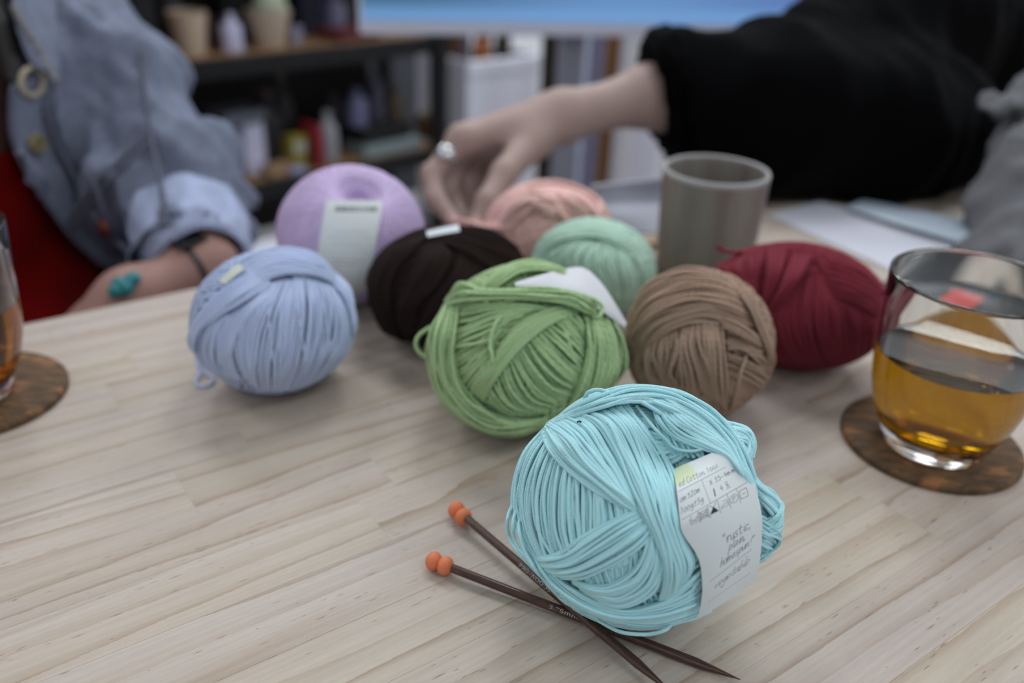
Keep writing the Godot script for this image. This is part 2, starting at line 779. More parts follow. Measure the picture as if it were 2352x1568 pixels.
func ribbon(k: Ball, rows: Array, lift: float, cols: int, crown := 0.0, opt := {}) -> Array:
	# rows of [left pixel, right pixel] -> rows of points on the ball
	var ox: float = opt.get("ox", 0.0)
	var oy: float = opt.get("oy", 0.0)
	var sc: float = opt.get("sc", 1.0)
	var left := PackedVector3Array()
	var right := PackedVector3Array()
	var cen := PackedVector3Array()
	for r in rows:
		var a: Vector2 = Vector2(ox, oy) + r[0] * sc
		var b: Vector2 = Vector2(ox, oy) + r[1] * sc
		left.append(hit(k, a.x, a.y, lift))
		right.append(hit(k, b.x, b.y, lift))
		var c := (a + b) * 0.5
		cen.append(hit(k, c.x, c.y, lift + crown))
	left = spline(left, 4)
	right = spline(right, 4)
	cen = spline(cen, 4)
	var out := []
	for i in left.size():
		var row := []
		for j in cols + 1:
			var f := float(j) / cols
			var p := left[i].lerp(right[i], f)
			var dev := cen[i] - (left[i] + right[i]) * 0.5
			row.append(p + dev * (4.0 * f * (1.0 - f)))
		out.append(row)
	return out


func yarn_mat(col: Color, tex: Array, bump := 0.03) -> StandardMaterial3D:
	var m := mat(col, 0.95, 0.0, 0.25)
	m.albedo_texture = tex[0]
	m.heightmap_enabled = true
	m.heightmap_texture = tex[1]
	m.heightmap_scale = bump
	m.rim_enabled = true
	m.rim = 0.3
	m.rim_tint = 0.5
	m.uv1_scale = Vector3(1, 0.5, 1)
	return m


func ply_images(plies: int, chain: bool) -> Array:
	# the lay of a strand: plies twisted round each other, or the little V of a chained yarn
	var s := 48
	var a := Image.create(s, s, false, Image.FORMAT_RGB8)
	var h := Image.create(s, s, false, Image.FORMAT_RGB8)
	var q := RandomNumberGenerator.new()
	q.seed = plies
	for y in s:
		for x in s:
			var fx := float(x) / s
			var fy := float(y) / s
			var w: float
			if chain:
				var g := fposmod(fx * 3.0, 1.0)
				w = absf(sin(PI * (fy * 2.0 + absf(g - 0.5) * 1.3)))
				w = lerpf(w, 1.0 - pow(absf(2.0 * g - 1.0), 3.0), 0.45)
			else:
				w = absf(sin(PI * (fx * plies + fy)))
			w = clampf(w + q.randf_range(-0.14, 0.14), 0, 1)
			var t := q.randf_range(0.93, 1.0)
			a.set_pixel(x, y, Color(t, t, t))
			h.set_pixel(x, y, Color(w, w, w))
	return [img_tex(a), img_tex(h)]


func V(x: float, y: float) -> Vector2:
	return Vector2(x, y)


func make_yarn() -> void:
	var chain := ply_images(3, true)
	var twist := ply_images(2, false)
	var paper := mat(Color(0.80, 0.82, 0.79), 0.6)
	make_aqua(chain, paper)
	make_green(twist)
	make_blue(twist)
	make_other_balls(twist)


func make_aqua(tex: Array, paper: Material) -> void:
	var k := ball_at(1462, 1165, Vector3(0.0495, 0.0485, 0.0485), 0.0)
	var base := k.c
	base.y = T
	var o := thing("yarn_ball", "aqua cotton yarn ball with a white handwritten paper label beside the needles", "yarn ball", base)
	# the hole where the label goes in
	var hole := k.dir_of(hit(k, 1538, 1030, 0.0))
	var side := k.dir_of(hit(k, 1745, 1195, 0.0))
	var knob := k.dir_of(hit(k, 1700, 1012, 0.0))
	k.d = [[hole, 0.36, 26.0], [side, -0.15, 34.0], [knob, -0.12, 90.0]]
	var ym := yarn_mat(Color(0.775, 0.972, 0.992), tex, 0.018)
	part("core", core(k, 0.0045), ym, o)
	var r := 0.00078
	var ax := (hole + Vector3(0.1, 0.2, 0)).normalized()
	var m := MB.new()
	winding(m, k, ax, 8.0, 90, r, -0.0034, 0, 360, 5, 48)
	winding(m, k, ax, 20.0, 110, r, -0.0024, 0, 360, 5, 48)
	winding(m, k, ax, 34.0, 120, r, -0.0012, 0, 360, 5, 48)
	part("inner_winding", m, ym, o)
	var op := {"sides": 6, "per": 7, "tone": 0.06, "jit": 1.7}
	var lay := func(called: String, keys: Array, count: int, extra: Dictionary) -> void:
		var b := MB.new()
		var d := op.duplicate()
		d.merge(extra, true)
		band(b, k, keys, int(count * 1.28), r * float(d.get("rs", 1.0)), d)
		part(called, b, ym, o)
	lay.call("yarn_band", [[V(1462, 975), V(1490, 990), V(1515, 996), V(1540, 992)], [V(1478, 1020), V(1505, 1032), V(1530, 1034), V(1556, 1024)], [V(1505, 1062), V(1530, 1066), V(1550, 1060), V(1572, 1046)]], 13, {"lift": 0.0004, "bulge": 0.0})
	lay.call("yarn_band", [[V(1508, 962), V(1518, 990), V(1530, 1020), V(1545, 1048)], [V(1545, 985), V(1556, 1010), V(1566, 1030), V(1578, 1048)], [V(1590, 1010), V(1600, 1024), V(1608, 1036), V(1618, 1048)]], 11, {"lift": 0.0010, "bulge": 0.0})
	lay.call("yarn_band", [
		[V(1262, 972), V(1206, 1040), V(1180, 1120), V(1184, 1200), V(1212, 1265), V(1258, 1312)],
		[V(1285, 985), V(1243, 1055), V(1223, 1130), V(1225, 1210), V(1250, 1275), V(1290, 1315)],
		[V(1330, 1020), V(1310, 1085), V(1305, 1150), V(1308, 1220), V(1320, 1275), V(1345, 1312)],
		[V(1375, 1060), V(1372, 1110), V(1375, 1165), V(1378, 1215), V(1382, 1262), V(1395, 1305)],
		[V(1415, 1085), V(1430, 1130), V(1445, 1170), V(1450, 1210), V(1448, 1250), V(1440, 1295)]], 46, {"lift": 0.0002, "bulge": 0.0008})
	lay.call("yarn_band", [[V(1300, 1300), V(1312, 1325), V(1330, 1350), V(1355, 1372)], [V(1385, 1280), V(1388, 1305), V(1395, 1335), V(1405, 1370)], [V(1470, 1250), V(1472, 1285), V(1470, 1320), V(1462, 1360)]], 42, {"lift": 0.0000, "bulge": 0.0, "rs": 0.6, "jit": 0.7})
	lay.call("yarn_band", [
		[V(1486, 1200), V(1484, 1250), V(1455, 1310), V(1395, 1342), V(1345, 1338), V(1302, 1318)],
		[V(1500, 1215), V(1503, 1275), V(1478, 1335), V(1420, 1368), V(1370, 1365), V(1325, 1345)],
		[V(1515, 1235), V(1524, 1300), V(1502, 1358), V(1450, 1392), V(1405, 1394), V(1360, 1378)]], 19, {"lift": 0.0006, "bulge": 0.0016, "jit": 1.6})
	lay.call("yarn_band", [
		[V(1487, 1160), V(1420, 1188), V(1345, 1232), V(1290, 1268), V(1245, 1280), V(1212, 1272)],
		[V(1500, 1180), V(1440, 1218), V(1370, 1262), V(1310, 1297), V(1262, 1305), V(1225, 1292)],
		[V(1512, 1205), V(1472, 1255), V(1410, 1292), V(1345, 1322), V(1298, 1328), V(1255, 1318)]], 22, {"lift": 0.0009, "bulge": 0.0024})
	lay.call("yarn_band", [
		[V(1248, 996), V(1262, 1036), V(1304, 1082), V(1360, 1122), V(1415, 1156), V(1466, 1184)],
		[V(1262, 972), V(1305, 1005), V(1345, 1050), V(1390, 1096), V(1432, 1140), V(1470, 1178)],
		[V(1305, 945), V(1362, 978), V(1396, 1030), V(1422, 1080), V(1446, 1128), V(1478, 1172)]], 27, {"lift": 0.0009, "bulge": 0.0028})
	lay.call("yarn_band", [
		[V(1300, 942), V(1365, 968), V(1402, 1030), V(1440, 1108), V(1472, 1172), V(1504, 1240), V(1522, 1310), V(1512, 1380)],
		[V(1375, 930), V(1432, 975), V(1468, 1045), V(1498, 1115), V(1515, 1180), V(1535, 1250), V(1552, 1320), V(1540, 1375)],
		[V(1440, 930), V(1482, 985), V(1525, 1050), V(1556, 1112), V(1566, 1185), V(1580, 1240), V(1592, 1290), V(1575, 1345)]], 32, {"lift": 0.0014, "bulge": 0.0026, "jit": 2.3})
	lay.call("yarn_band", [
		[V(1560, 1190), V(1590, 1235), V(1612, 1280), V(1618, 1330)],
		[V(1520, 1320), V(1560, 1300), V(1600, 1275), V(1625, 1262)],
		[V(1530, 1400), V(1570, 1380), V(1610, 1340), V(1640, 1320)]], 14, {"lift": 0.0010, "bulge": 0.0})
	lay.call("yarn_band", [
		[V(1228, 1276), V(1290, 1332), V(1362, 1378), V(1440, 1398), V(1520, 1383), V(1580, 1350), V(1625, 1300)],
		[V(1212, 1252), V(1262, 1326), V(1336, 1382), V(1418, 1412), V(1510, 1410), V(1585, 1388), V(1630, 1360)],
		[V(1200, 1222), V(1242, 1312), V(1312, 1380), V(1398, 1424), V(1490, 1438), V(1570, 1426), V(1630, 1405)]], 26, {"lift": 0.0004, "bulge": 0.0016})
	lay.call("yarn_band", [
		[V(1255, 972), V(1340, 918), V(1440, 888), V(1545, 890), V(1630, 932), V(1694, 1000), V(1728, 1080), V(1752, 1160)],
		[V(1275, 966), V(1362, 925), V(1450, 903), V(1545, 912), V(1625, 955), V(1685, 1018), V(1718, 1090), V(1744, 1165)],
		[V(1300, 958), V(1390, 934), V(1465, 922), V(1545, 938), V(1618, 982), V(1675, 1038), V(1708, 1100), V(1735, 1170)]], 26, {"lift": 0.0010, "bulge": 0.0022, "jit": 2.4})
	lay.call("yarn_band", [
		[V(1420, 905), V(1470, 925), V(1520, 955), V(1580, 990), V(1640, 1030), V(1690, 1080)],
		[V(1480, 895), V(1540, 915), V(1600, 950), V(1650, 990), V(1690, 1035), V(1720, 1090)]], 12, {"lift": 0.0022, "bulge": 0.0012, "jit": 2.2})
	lay.call("yarn_band", [
		[V(1496, 925), V(1512, 968), V(1545, 1004), V(1600, 1030), V(1655, 1044), V(1692, 1075), V(1722, 1120)],
		[V(1515, 922), V(1545, 962), V(1590, 992), V(1640, 1018), V(1682, 1050), V(1710, 1090), V(1735, 1140)],
		[V(1535, 920), V(1575, 955), V(1625, 985), V(1672, 1022), V(1706, 1066), V(1730, 1110), V(1746, 1150)]], 15, {"lift": 0.0026, "bulge": 0.0018})
	lay.call("yarn_band", [[V(1655, 965), V(1690, 972), V(1722, 985), V(1735, 1012), V(1728, 1050)], [V(1660, 1010), V(1690, 1016), V(1712, 1026), V(1718, 1044), V(1708, 1066)]], 12, {"lift": 0.001, "bulge": 0.001})
	lay.call("yarn_band", [[V(1704, 1050), V(1742, 1104), V(1776, 1130), V(1795, 1152), V(1788, 1180), V(1750, 1196)], [V(1722, 1130), V(1752, 1160), V(1782, 1190), V(1794, 1208), V(1778, 1226), V(1745, 1226)]], 18, {"lift": 0.0008, "bulge": 0.002})
	lay.call("yarn_band", [[V(1735, 1176), V(1768, 1200), V(1794, 1218), V(1792, 1248), V(1760, 1264)], [V(1738, 1246), V(1758, 1256), V(1784, 1268), V(1780, 1290), V(1745, 1294)]], 16, {"lift": 0.0008, "bulge": 0.001})
	# loose ends and loops
	for l in [
		[V(1462, 932), V(1500, 980), V(1530, 1010), V(1552, 1030), V(1592, 1036), V(1642, 1026), V(1690, 1048), V(1722, 1110)],
		[V(1182, 1150), V(1166, 1190), V(1170, 1235), V(1198, 1275), V(1240, 1320)],
		[V(1190, 1160), V(1178, 1200), V(1184, 1245), V(1212, 1285), V(1250, 1330)],
		[V(1195, 1185), V(1192, 1220), V(1205, 1265), V(1232, 1310), V(1270, 1350)],
		[V(1340, 920), V(1352, 900), V(1376, 895), V(1400, 902), V(1420, 912)],
		[V(1375, 1425), V(1425, 1450), V(1485, 1456), V(1528, 1446), V(1545, 1428)]]:
		var b := MB.new()
		band(b, k, [l, l], 1, r, {"sides": 7, "per": 9, "lift": 0.0045, "bulge": 0.0, "jit": 0.0, "free": true})
		part("loose_strand", b, ym, o)
	for l in [V(1527, 930), V(1325, 969)]:
		var c := hit(k, l.x, l.y, 0.0046)
		var b := MB.new()
		b.tube(PackedVector3Array([c, c + CR * 0.0009 + CU * 0.0003, c + CR * 0.0017]), PackedFloat32Array([0.00032]), 6)
		part("lint", b, mat(Color(0.05, 0.06, 0.09), 0.9), o, "speck of dark lint")
	# paper label
	var rows := [
		[V(1549, 1076), V(1634, 1040)], [V(1550, 1096), V(1672, 1046)], [V(1555, 1131), V(1694, 1058)], [V(1562, 1196), V(1728, 1100)], [V(1568, 1224), V(1741, 1142)],
		[V(1605, 1284), V(1750, 1190)], [V(1613, 1348), V(1749, 1243)], [V(1611, 1376), V(1746, 1276)], [V(1608, 1397), V(1742, 1303)], [V(1598, 1424), V(1733, 1337)]]
	var vv := [-8.0, 8.0, 40.0, 100.0, 135.0, 185.0, 245.0, 278.0, 300.0, 330.0]
	var vs := []
	for i in vv.size() - 1:
		for j in 4:
			vs.append((lerpf(vv[i], vv[i + 1], j / 4.0) + 30.0) / 360.0)
	vs.append(1.0)
	var lm := MB.new()
	lm.sheet(ribbon(k, rows, 0.0056, 14, 0.0012), 0.00018, Color.WHITE, vs)
	var pm := mat(Color.WHITE, 0.5, 0.0, 0.45)
	pm.albedo_texture = img_tex(label_image())
	part("paper_label", lm, pm, o, "white paper label with handwritten care symbols")


# ---------------------------------------------------------------- the label's handwriting, drawn stroke by stroke
var glyphs := {
	"e": [[0.1, 0.5, 0.75, 0.5, 0.7, 0.2, 0.35, 0.1, 0.1, 0.45, 0.25, 0.9, 0.85, 0.85]],
	"d": [[0.75, 0.2, 0.3, 0.15, 0.1, 0.6, 0.35, 0.95, 0.75, 0.6, 0.85, -0.6, 0.8, 0.7, 1.0, 0.9]],
	"C": [[0.95, -0.3, 0.5, -0.5, 0.1, 0.1, 0.2, 0.8, 0.6, 0.95, 1.0, 0.7]],
	"o": [[0.5, 0.1, 0.15, 0.35, 0.2, 0.8, 0.6, 0.9, 0.85, 0.5, 0.65, 0.1, 0.4, 0.12]],
	"t": [[0.45, -0.45, 0.4, 0.7, 0.6, 0.92, 0.9, 0.75], [0.05, 0.05, 0.85, -0.02]],
	"n": [[0.1, 0.1, 0.15, 0.9, 0.2, 0.5, 0.5, 0.1, 0.7, 0.25, 0.75, 0.9, 1.0, 0.8]],
	"1": [[0.3, -0.3, 0.5, -0.45, 0.45, 0.9]],
	"0": [[0.5, -0.1, 0.15, 0.2, 0.15, 0.75, 0.5, 0.95, 0.85, 0.6, 0.8, 0.1, 0.45, -0.1]],
	"%": [[0.9, -0.4, 0.1, 0.9], [0.2, -0.3, 0.3, -0.1], [0.75, 0.7, 0.85, 0.85]],
	"m": [[0.05, 0.1, 0.1, 0.9, 0.15, 0.4, 0.35, 0.1, 0.5, 0.3, 0.5, 0.9, 0.55, 0.4, 0.75, 0.1, 0.9, 0.3, 0.95, 0.9]],
	"+": [[0.5, -0.3, 0.5, 0.5], [0.1, 0.1, 0.9, 0.1], [0.1, 0.85, 0.9, 0.85]],
	"2": [[0.15, -0.2, 0.5, -0.4, 0.8, -0.1, 0.1, 0.9, 0.9, 0.85]],
	"g": [[0.8, 0.2, 0.4, 0.1, 0.15, 0.5, 0.4, 0.8, 0.75, 0.5, 0.8, 0.15, 0.8, 1.3, 0.4, 1.6, 0.1, 1.35]],
	"5": [[0.8, -0.4, 0.3, -0.4, 0.25, 0.1, 0.7, 0.1, 0.85, 0.55, 0.5, 0.95, 0.15, 0.8]],
	"X": [[0.1, -0.3, 0.85, 0.9], [0.85, -0.3, 0.1, 0.95]],
	"3": [[0.2, -0.4, 0.75, -0.35, 0.4, 0.1, 0.8, 0.4, 0.6, 0.9, 0.15, 0.85]],
	"-": [[0.1, 0.4, 0.8, 0.4]],
	"4": [[0.6, -0.45, 0.15, 0.4, 0.95, 0.35], [0.65, 0.0, 0.6, 0.95]],
	"r": [[0.15, 0.1, 0.2, 0.9, 0.25, 0.5, 0.5, 0.1, 0.8, 0.15]],
	"u": [[0.1, 0.1, 0.15, 0.75, 0.4, 0.9, 0.7, 0.6, 0.75, 0.1, 0.8, 0.85, 1.0, 0.8]],
	"s": [[0.75, 0.15, 0.35, 0.12, 0.3, 0.4, 0.7, 0.6, 0.6, 0.9, 0.15, 0.85]],
	"i": [[0.4, 0.1, 0.4, 0.75, 0.6, 0.9, 0.8, 0.75], [0.42, -0.3, 0.44, -0.25]],
	"c": [[0.8, 0.2, 0.4, 0.1, 0.15, 0.5, 0.35, 0.9, 0.85, 0.75]],
	",": [[0.3, 0.75, 0.35, 0.9, 0.15, 1.2]],
	"p": [[0.2, 0.1, 0.15, 1.7, 0.2, 0.4, 0.5, 0.1, 0.85, 0.35, 0.65, 0.85, 0.2, 0.8]],
	"l": [[0.35, -0.6, 0.3, 0.7, 0.5, 0.92, 0.8, 0.75]],
	"a": [[0.75, 0.2, 0.4, 0.1, 0.12, 0.5, 0.3, 0.9, 0.7, 0.6, 0.78, 0.12, 0.8, 0.75, 1.0, 0.85]],
	"h": [[0.2, -0.6, 0.12, 0.9, 0.2, 0.45, 0.5, 0.1, 0.75, 0.3, 0.75, 0.9]],
	"!": [[0.6, -0.6, 0.45, 0.5], [0.4, 0.85, 0.42, 0.9]],
	"v": [[0.1, 0.1, 0.4, 0.9, 0.85, 0.1]],
	"b": [[0.25, -0.6, 0.2, 0.85, 0.55, 0.9, 0.85, 0.55, 0.6, 0.15, 0.25, 0.4]],
	"<": [[0.35, -0.55, 0.25, -0.2], [0.7, -0.55, 0.6, -0.2]],
	">": [[0.35, -0.55, 0.25, -0.2], [0.7, -0.55, 0.6, -0.2]],
	" ": []}


func stroke(im: Image, pts: Array, wide: float, ink: Color) -> void:
	for i in pts.size() - 1:
		var a: Vector2 = pts[i]
		var b: Vector2 = pts[i + 1]
		var lo := Vector2(minf(a.x, b.x), minf(a.y, b.y)) - Vector2.ONE * (wide + 2)
		var hi := Vector2(maxf(a.x, b.x), maxf(a.y, b.y)) + Vector2.ONE * (wide + 2)
		for y in range(maxi(0, int(lo.y)), mini(im.get_height(), int(hi.y) + 1)):
			for x in range(maxi(0, int(lo.x)), mini(im.get_width(), int(hi.x) + 1)):
				var p := Vector2(x + 0.5, y + 0.5)
				var d := b - a
				var t := clampf((p - a).dot(d) / maxf(d.length_squared(), 1e-6), 0, 1)
				var cov := clampf(wide * 0.5 + 0.5 - p.distance_to(a + d * t), 0, 1)
				if cov > 0.0:
					im.set_pixel(x, y, im.get_pixel(x, y).lerp(ink, cov))


func write(im: Image, text: String, x: float, y: float, size: float, wide: float, ink: Color, slant := 0.12, gap := 1.02) -> void:
	for ch in text:
		for s in glyphs.get(ch, []):
			var c := PackedVector3Array()
			for i in range(0, s.size(), 2):
				c.append(Vector3(s[i], s[i + 1], 0))
			var sp := spline(c, 3) if c.size() > 2 else c
			var pts := []
			for p in sp:
				pts.append(V(x + (p.x * 0.86 - (p.y - 0.9) * slant) * size, y + (p.y - 0.9) * size))
			stroke(im, pts, wide, ink)
		x += size * gap * (0.55 if ch in " ,!il" else 1.25 if ch == "m" else 0.9)


func label_image() -> Image:
	# 512 x 1152: rows of the label at 3.2 texels for a pixel of the photograph
	var im := Image.create(512, 1152, false, Image.FORMAT_RGB8)
	im.fill(Color(0.80, 0.83, 0.80))
	for y in 1152:
		for x in range(0, 512):
			var g := nz.get_noise_2d(x * 0.11, y * 0.11) * 0.008
			if y < 190 and x < 178 + y * 0.04:
				im.set_pixel(x, y, Color(0.86 + g, 0.89 + g, 0.73 + g))
			else:
				im.set_pixel(x, y, Color(0.875 + g, 0.90 + g, 0.895 + g))
	var ink := Color(0.13, 0.14, 0.16)
	var soft := Color(0.32, 0.34, 0.36)
	var row := func(r: float) -> float: return (r + 30.0) * 3.2
	write(im, "ed Cotton 100%", 22, row.call(33.0), 29, 2.6, ink)
	stroke(im, [V(14, row.call(40)), V(410, row.call(40))], 2.6, soft)
	stroke(im, [V(205, row.call(40)), V(215, row.call(100))], 2.4, soft)
	write(im, "om+20m", 14, row.call(64), 27, 2.8, ink)
	write(im, "100g+5g", 8, row.call(86), 27, 2.8, ink)
	write(im, "X 35-4mm", 250, row.call(63), 27, 2.8, ink)
	stroke(im, [V(264, row.call(74)), V(258, row.call(90))], 7.0, ink)
	write(im, "4", 300, row.call(86), 27, 2.6, ink)
	stroke(im, [V(345, row.call(74)), V(365, row.call(74))], 2.6, ink)
	for q in [V(355, row.call(79)), V(355, row.call(84))]:
		var ring := []
		for i in 13:
			ring.append(q + Vector2(cos(TAU * i / 12), sin(TAU * i / 12)) * 6.5)
		stroke(im, ring, 2.4, ink)
	stroke(im, [V(340, row.call(89)), V(370, row.call(89))], 2.6, ink)
	stroke(im, [V(10, row.call(100)), V(470, row.call(100))], 2.8, soft)
	var y0: float = row.call(102)
	var y1: float = row.call(128)
	var cells := [60, 128, 196, 264, 330, 392]
	for i in cells.size() - 1:
		var x: float = cells[i] + 64
		stroke(im, [V(x, row.call(100)), V(x + 3, row.call(131))], 2.4, soft)
	# hand wash tub
	stroke(im, [V(64, y0 + 20), V(72, y1 - 6), V(112, y1 - 6), V(118, y0 + 20)], 2.8, ink)
	stroke(im, [V(76, y0 + 4), V(74, y0 + 30), V(84, y0 + 58), V(92, y0 + 44), V(98, y0 + 62), V(104, y0 + 42), V(112, y0 + 30)], 2.6, ink)
	# crossed-out dryer
	stroke(im, [V(134, y0 + 14), V(184, y0 + 14), V(184, y1 - 8), V(134, y1 - 8), V(134, y0 + 14)], 3.0, ink)
	stroke(im, [V(128, y0 + 8), V(190, y1)], 3.0, ink)
	stroke(im, [V(190, y0 + 8), V(128, y1)], 3.0, ink)
	var ring := []
	for i in 17:
		ring.append(V(159, (y0 + y1) / 2 + 3) + Vector2(cos(TAU * i / 16), sin(TAU * i / 16)) * 20.0)
	stroke(im, ring, 2.8, ink)
	# no bleach: solid triangle with a cross behind
	for i in 24:
		var f := i / 23.0
		stroke(im, [V(226 - 26 * f, y0 + 24 + f * 48), V(226 + 26 * f, y0 + 24 + f * 48)], 3.2, ink)
	stroke(im, [V(204, y0 + 4), V(226, y0 + 28)], 2.8, ink)
	stroke(im, [V(250, y0 + 2), V(226, y0 + 28)], 2.8, ink)
	# iron
	stroke(im, [V(272, y0 + 66), V(322, y0 + 66), V(318, y0 + 24), V(288, y0 + 22)], 2.8, soft)
	stroke(im, [V(318, y0 + 46), V(290, y0 + 46), V(272, y0 + 66)], 2.8, soft)
	# P in a circle
	ring = []
	for i in 21:
		ring.append(V(362, y0 + 44) + Vector2(cos(TAU * i / 20), sin(TAU * i / 20)) * 27.0)
	stroke(im, ring, 2.8, soft)
	stroke(im, [V(355, y0 + 60), V(355, y0 + 28), V(370, y0 + 30), V(371, y0 + 42), V(355, y0 + 45)], 2.8, soft)
	# square with a bar
	stroke(im, [V(404, y0 + 18), V(454, y0 + 18), V(454, y0 + 70), V(404, y0 + 70), V(404, y0 + 18)], 2.8, soft)
	stroke(im, [V(420, y0 + 44), V(438, y0 + 44)], 2.8, soft)
	write(im, "<rustic,", 190, row.call(188), 40, 3.4, ink, 0.3, 0.88)
	write(im, "plain,", 225, row.call(207), 38, 3.4, ink, 0.3, 0.88)
	write(im, "homespun!>", 152, row.call(229), 38, 3.4, ink, 0.3, 0.84)
	stroke(im, [V(70, row.call(245)), V(425, row.call(245))], 2.6, soft)
	write(im, "vegetable", 105, row.call(274), 46, 3.6, Color(0.25, 0.27, 0.29), 0.35, 0.84)
	stroke(im, [V(70, row.call(298)), V(430, row.call(298))], 2.2, Color(0.5, 0.52, 0.52))
	return im


func make_green(tex: Array) -> void:
	var k := ball_at(1212, 795, Vector3(0.0520, 0.0455, 0.0500), 0.0)
	var base := k.c
	base.y = T
	var o := thing("yarn_ball", "sage green yarn ball with a white label and a loose rope of strands round it", "yarn ball", base)
	var ym := yarn_mat(Color(0.715, 0.83, 0.615), tex, 0.03)
	part("core", core(k, 0.003), ym, o)
	var r := 0.00115
	var m := MB.new()
	winding(m, k, Vector3(0.5, 0.5, 0.6), 22.0, 90, r, -0.001)
	part("inner_winding", m, ym, o)
	var z := 1.0 / 2.9586
	var op := {"ox": 820.0, "oy": 480.0, "sc": z, "tone": 0.07, "jit": 1.5, "flatten": 0.8}
	var lay := func(keys: Array, count: int, extra: Dictionary) -> void:
		var b := MB.new()
		var d := op.duplicate()
		d.merge(extra, true)
		band(b, k, keys, count, r, d)
		part("yarn_band", b, ym, o)
	lay.call([[V(670, 660), V(800, 640), V(950, 640), V(1150, 660), V(1320, 680)], [V(665, 830), V(770, 790), V(900, 740), V(1040, 700), V(1200, 690)], [V(665, 990), V(740, 940), V(830, 900), V(920, 840), V(1000, 770)], [V(700, 1130), V(750, 1090), V(810, 1040), V(870, 980), V(930, 910)], [V(790, 1270), V(810, 1200), V(840, 1130), V(880, 1060), V(930, 990)]], 32, {"lift": 0.0005})
	lay.call([[V(880, 1270), V(930, 1330), V(1010, 1385), V(1130, 1400)], [V(1010, 1040), V(1070, 1200), V(1160, 1320), V(1290, 1370)], [V(1180, 890), V(1290, 1030), V(1400, 1140), V(1490, 1190)], [V(1340, 780), V(1430, 850), V(1500, 920), V(1545, 980)], [V(1480, 700), V(1510, 740), V(1535, 790), V(1550, 840)]], 40, {"lift": 0.0005})
	lay.call([[V(1490, 660), V(1300, 690), V(1100, 790), V(950, 950), V(840, 1120), V(770, 1240)], [V(1500, 680), V(1310, 730), V(1140, 840), V(1000, 990), V(890, 1140), V(820, 1270)], [V(1510, 700), V(1330, 770), V(1180, 880), V(1040, 1020), V(950, 1150), V(870, 1290)]], 14, {"lift": 0.0016, "bulge": 0.003})
	lay.call([[V(1530, 700), V(1555, 850), V(1550, 1000), V(1500, 1200), V(1420, 1370)], [V(1620, 720), V(1700, 850), V(1720, 1000), V(1690, 1150), V(1590, 1290)], [V(1700, 700), V(1790, 820), V(1830, 960), V(1830, 1080), V(1790, 1200)]], 26, {"lift": 0.0012, "bulge": 0.003})
	lay.call([[V(840, 530), V(950, 430), V(1080, 360), V(1230, 355), V(1400, 400), V(1520, 470)], [V(900, 570), V(1000, 490), V(1100, 440), V(1210, 420), V(1310, 430), V(1400, 500)]], 16, {"lift": 0.001, "bulge": 0.003})
	lay.call([[V(610, 600), V(700, 490), V(840, 540), V(1050, 545), V(1250, 540), V(1450, 550), V(1600, 610), V(1665, 690)], [V(600, 650), V(720, 640), V(900, 610), V(1100, 600), V(1300, 620), V(1450, 650), V(1540, 690), V(1610, 730)]], 14, {"lift": 0.0050, "bulge": 0.003, "jit": 1.8})
	lay.call([[V(690, 640), V(665, 830), V(655, 1000), V(690, 1150), V(770, 1285), V(880, 1380), V(1000, 1425), V(1130, 1445), V(1290, 1420)], [V(590, 660), V(500, 830), V(470, 1000), V(500, 1180), V(590, 1330), V(730, 1450), V(900, 1520), V(1080, 1525), V(1260, 1480)]], 24, {"lift": 0.002, "bulge": 0.004, "free": true, "jit": 2.2})
	var b := MB.new()
	band(b, k, [[V(500, 800), V(420, 860), V(400, 925), V(435, 985), V(520, 1030)], [V(500, 800), V(420, 860), V(400, 925), V(435, 985), V(520, 1030)]], 1, r * 1.1, {"ox": 820.0, "oy": 480.0, "sc": z, "free": true, "jit": 0.0, "per": 8})
	part("loose_strand", b, ym, o)
	b = MB.new()
	band(b, k, [[V(1010, 690), V(940, 780), V(905, 900), V(915, 1020), V(890, 1100)], [V(1010, 690), V(940, 780), V(905, 900), V(915, 1020), V(890, 1100)]], 2, r, {"ox": 820.0, "oy": 480.0, "sc": z, "lift": 0.004, "per": 8})
	part("loose_strand", b, ym, o)
	b = MB.new()
	band(b, k, [[V(1560, 580), V(1640, 620), V(1670, 680), V(1640, 730), V(1590, 740)], [V(1560, 580), V(1640, 620), V(1670, 680), V(1640, 730), V(1590, 740)]], 1, r, {"ox": 820.0, "oy": 480.0, "sc": z, "lift": 0.011, "per": 8})
	part("loose_strand", b, ym, o)
	m = MB.new()
	m.sheet(ribbon(k, [[V(1075, 530), V(1075, 500)], [V(1180, 545), V(1190, 465)], [V(1300, 575), V(1340, 425)], [V(1470, 610), V(1530, 385)], [V(1590, 650), V(1640, 480)], [V(1700, 720), V(1740, 620)], [V(1815, 810), V(1832, 775)]], 0.0055, 8, 0.001, {"ox": 820.0, "oy": 480.0, "sc": z}), 0.0003)
	part("paper_label", m, mat(Color(0.84, 0.84, 0.85), 0.6), o, "white paper label")


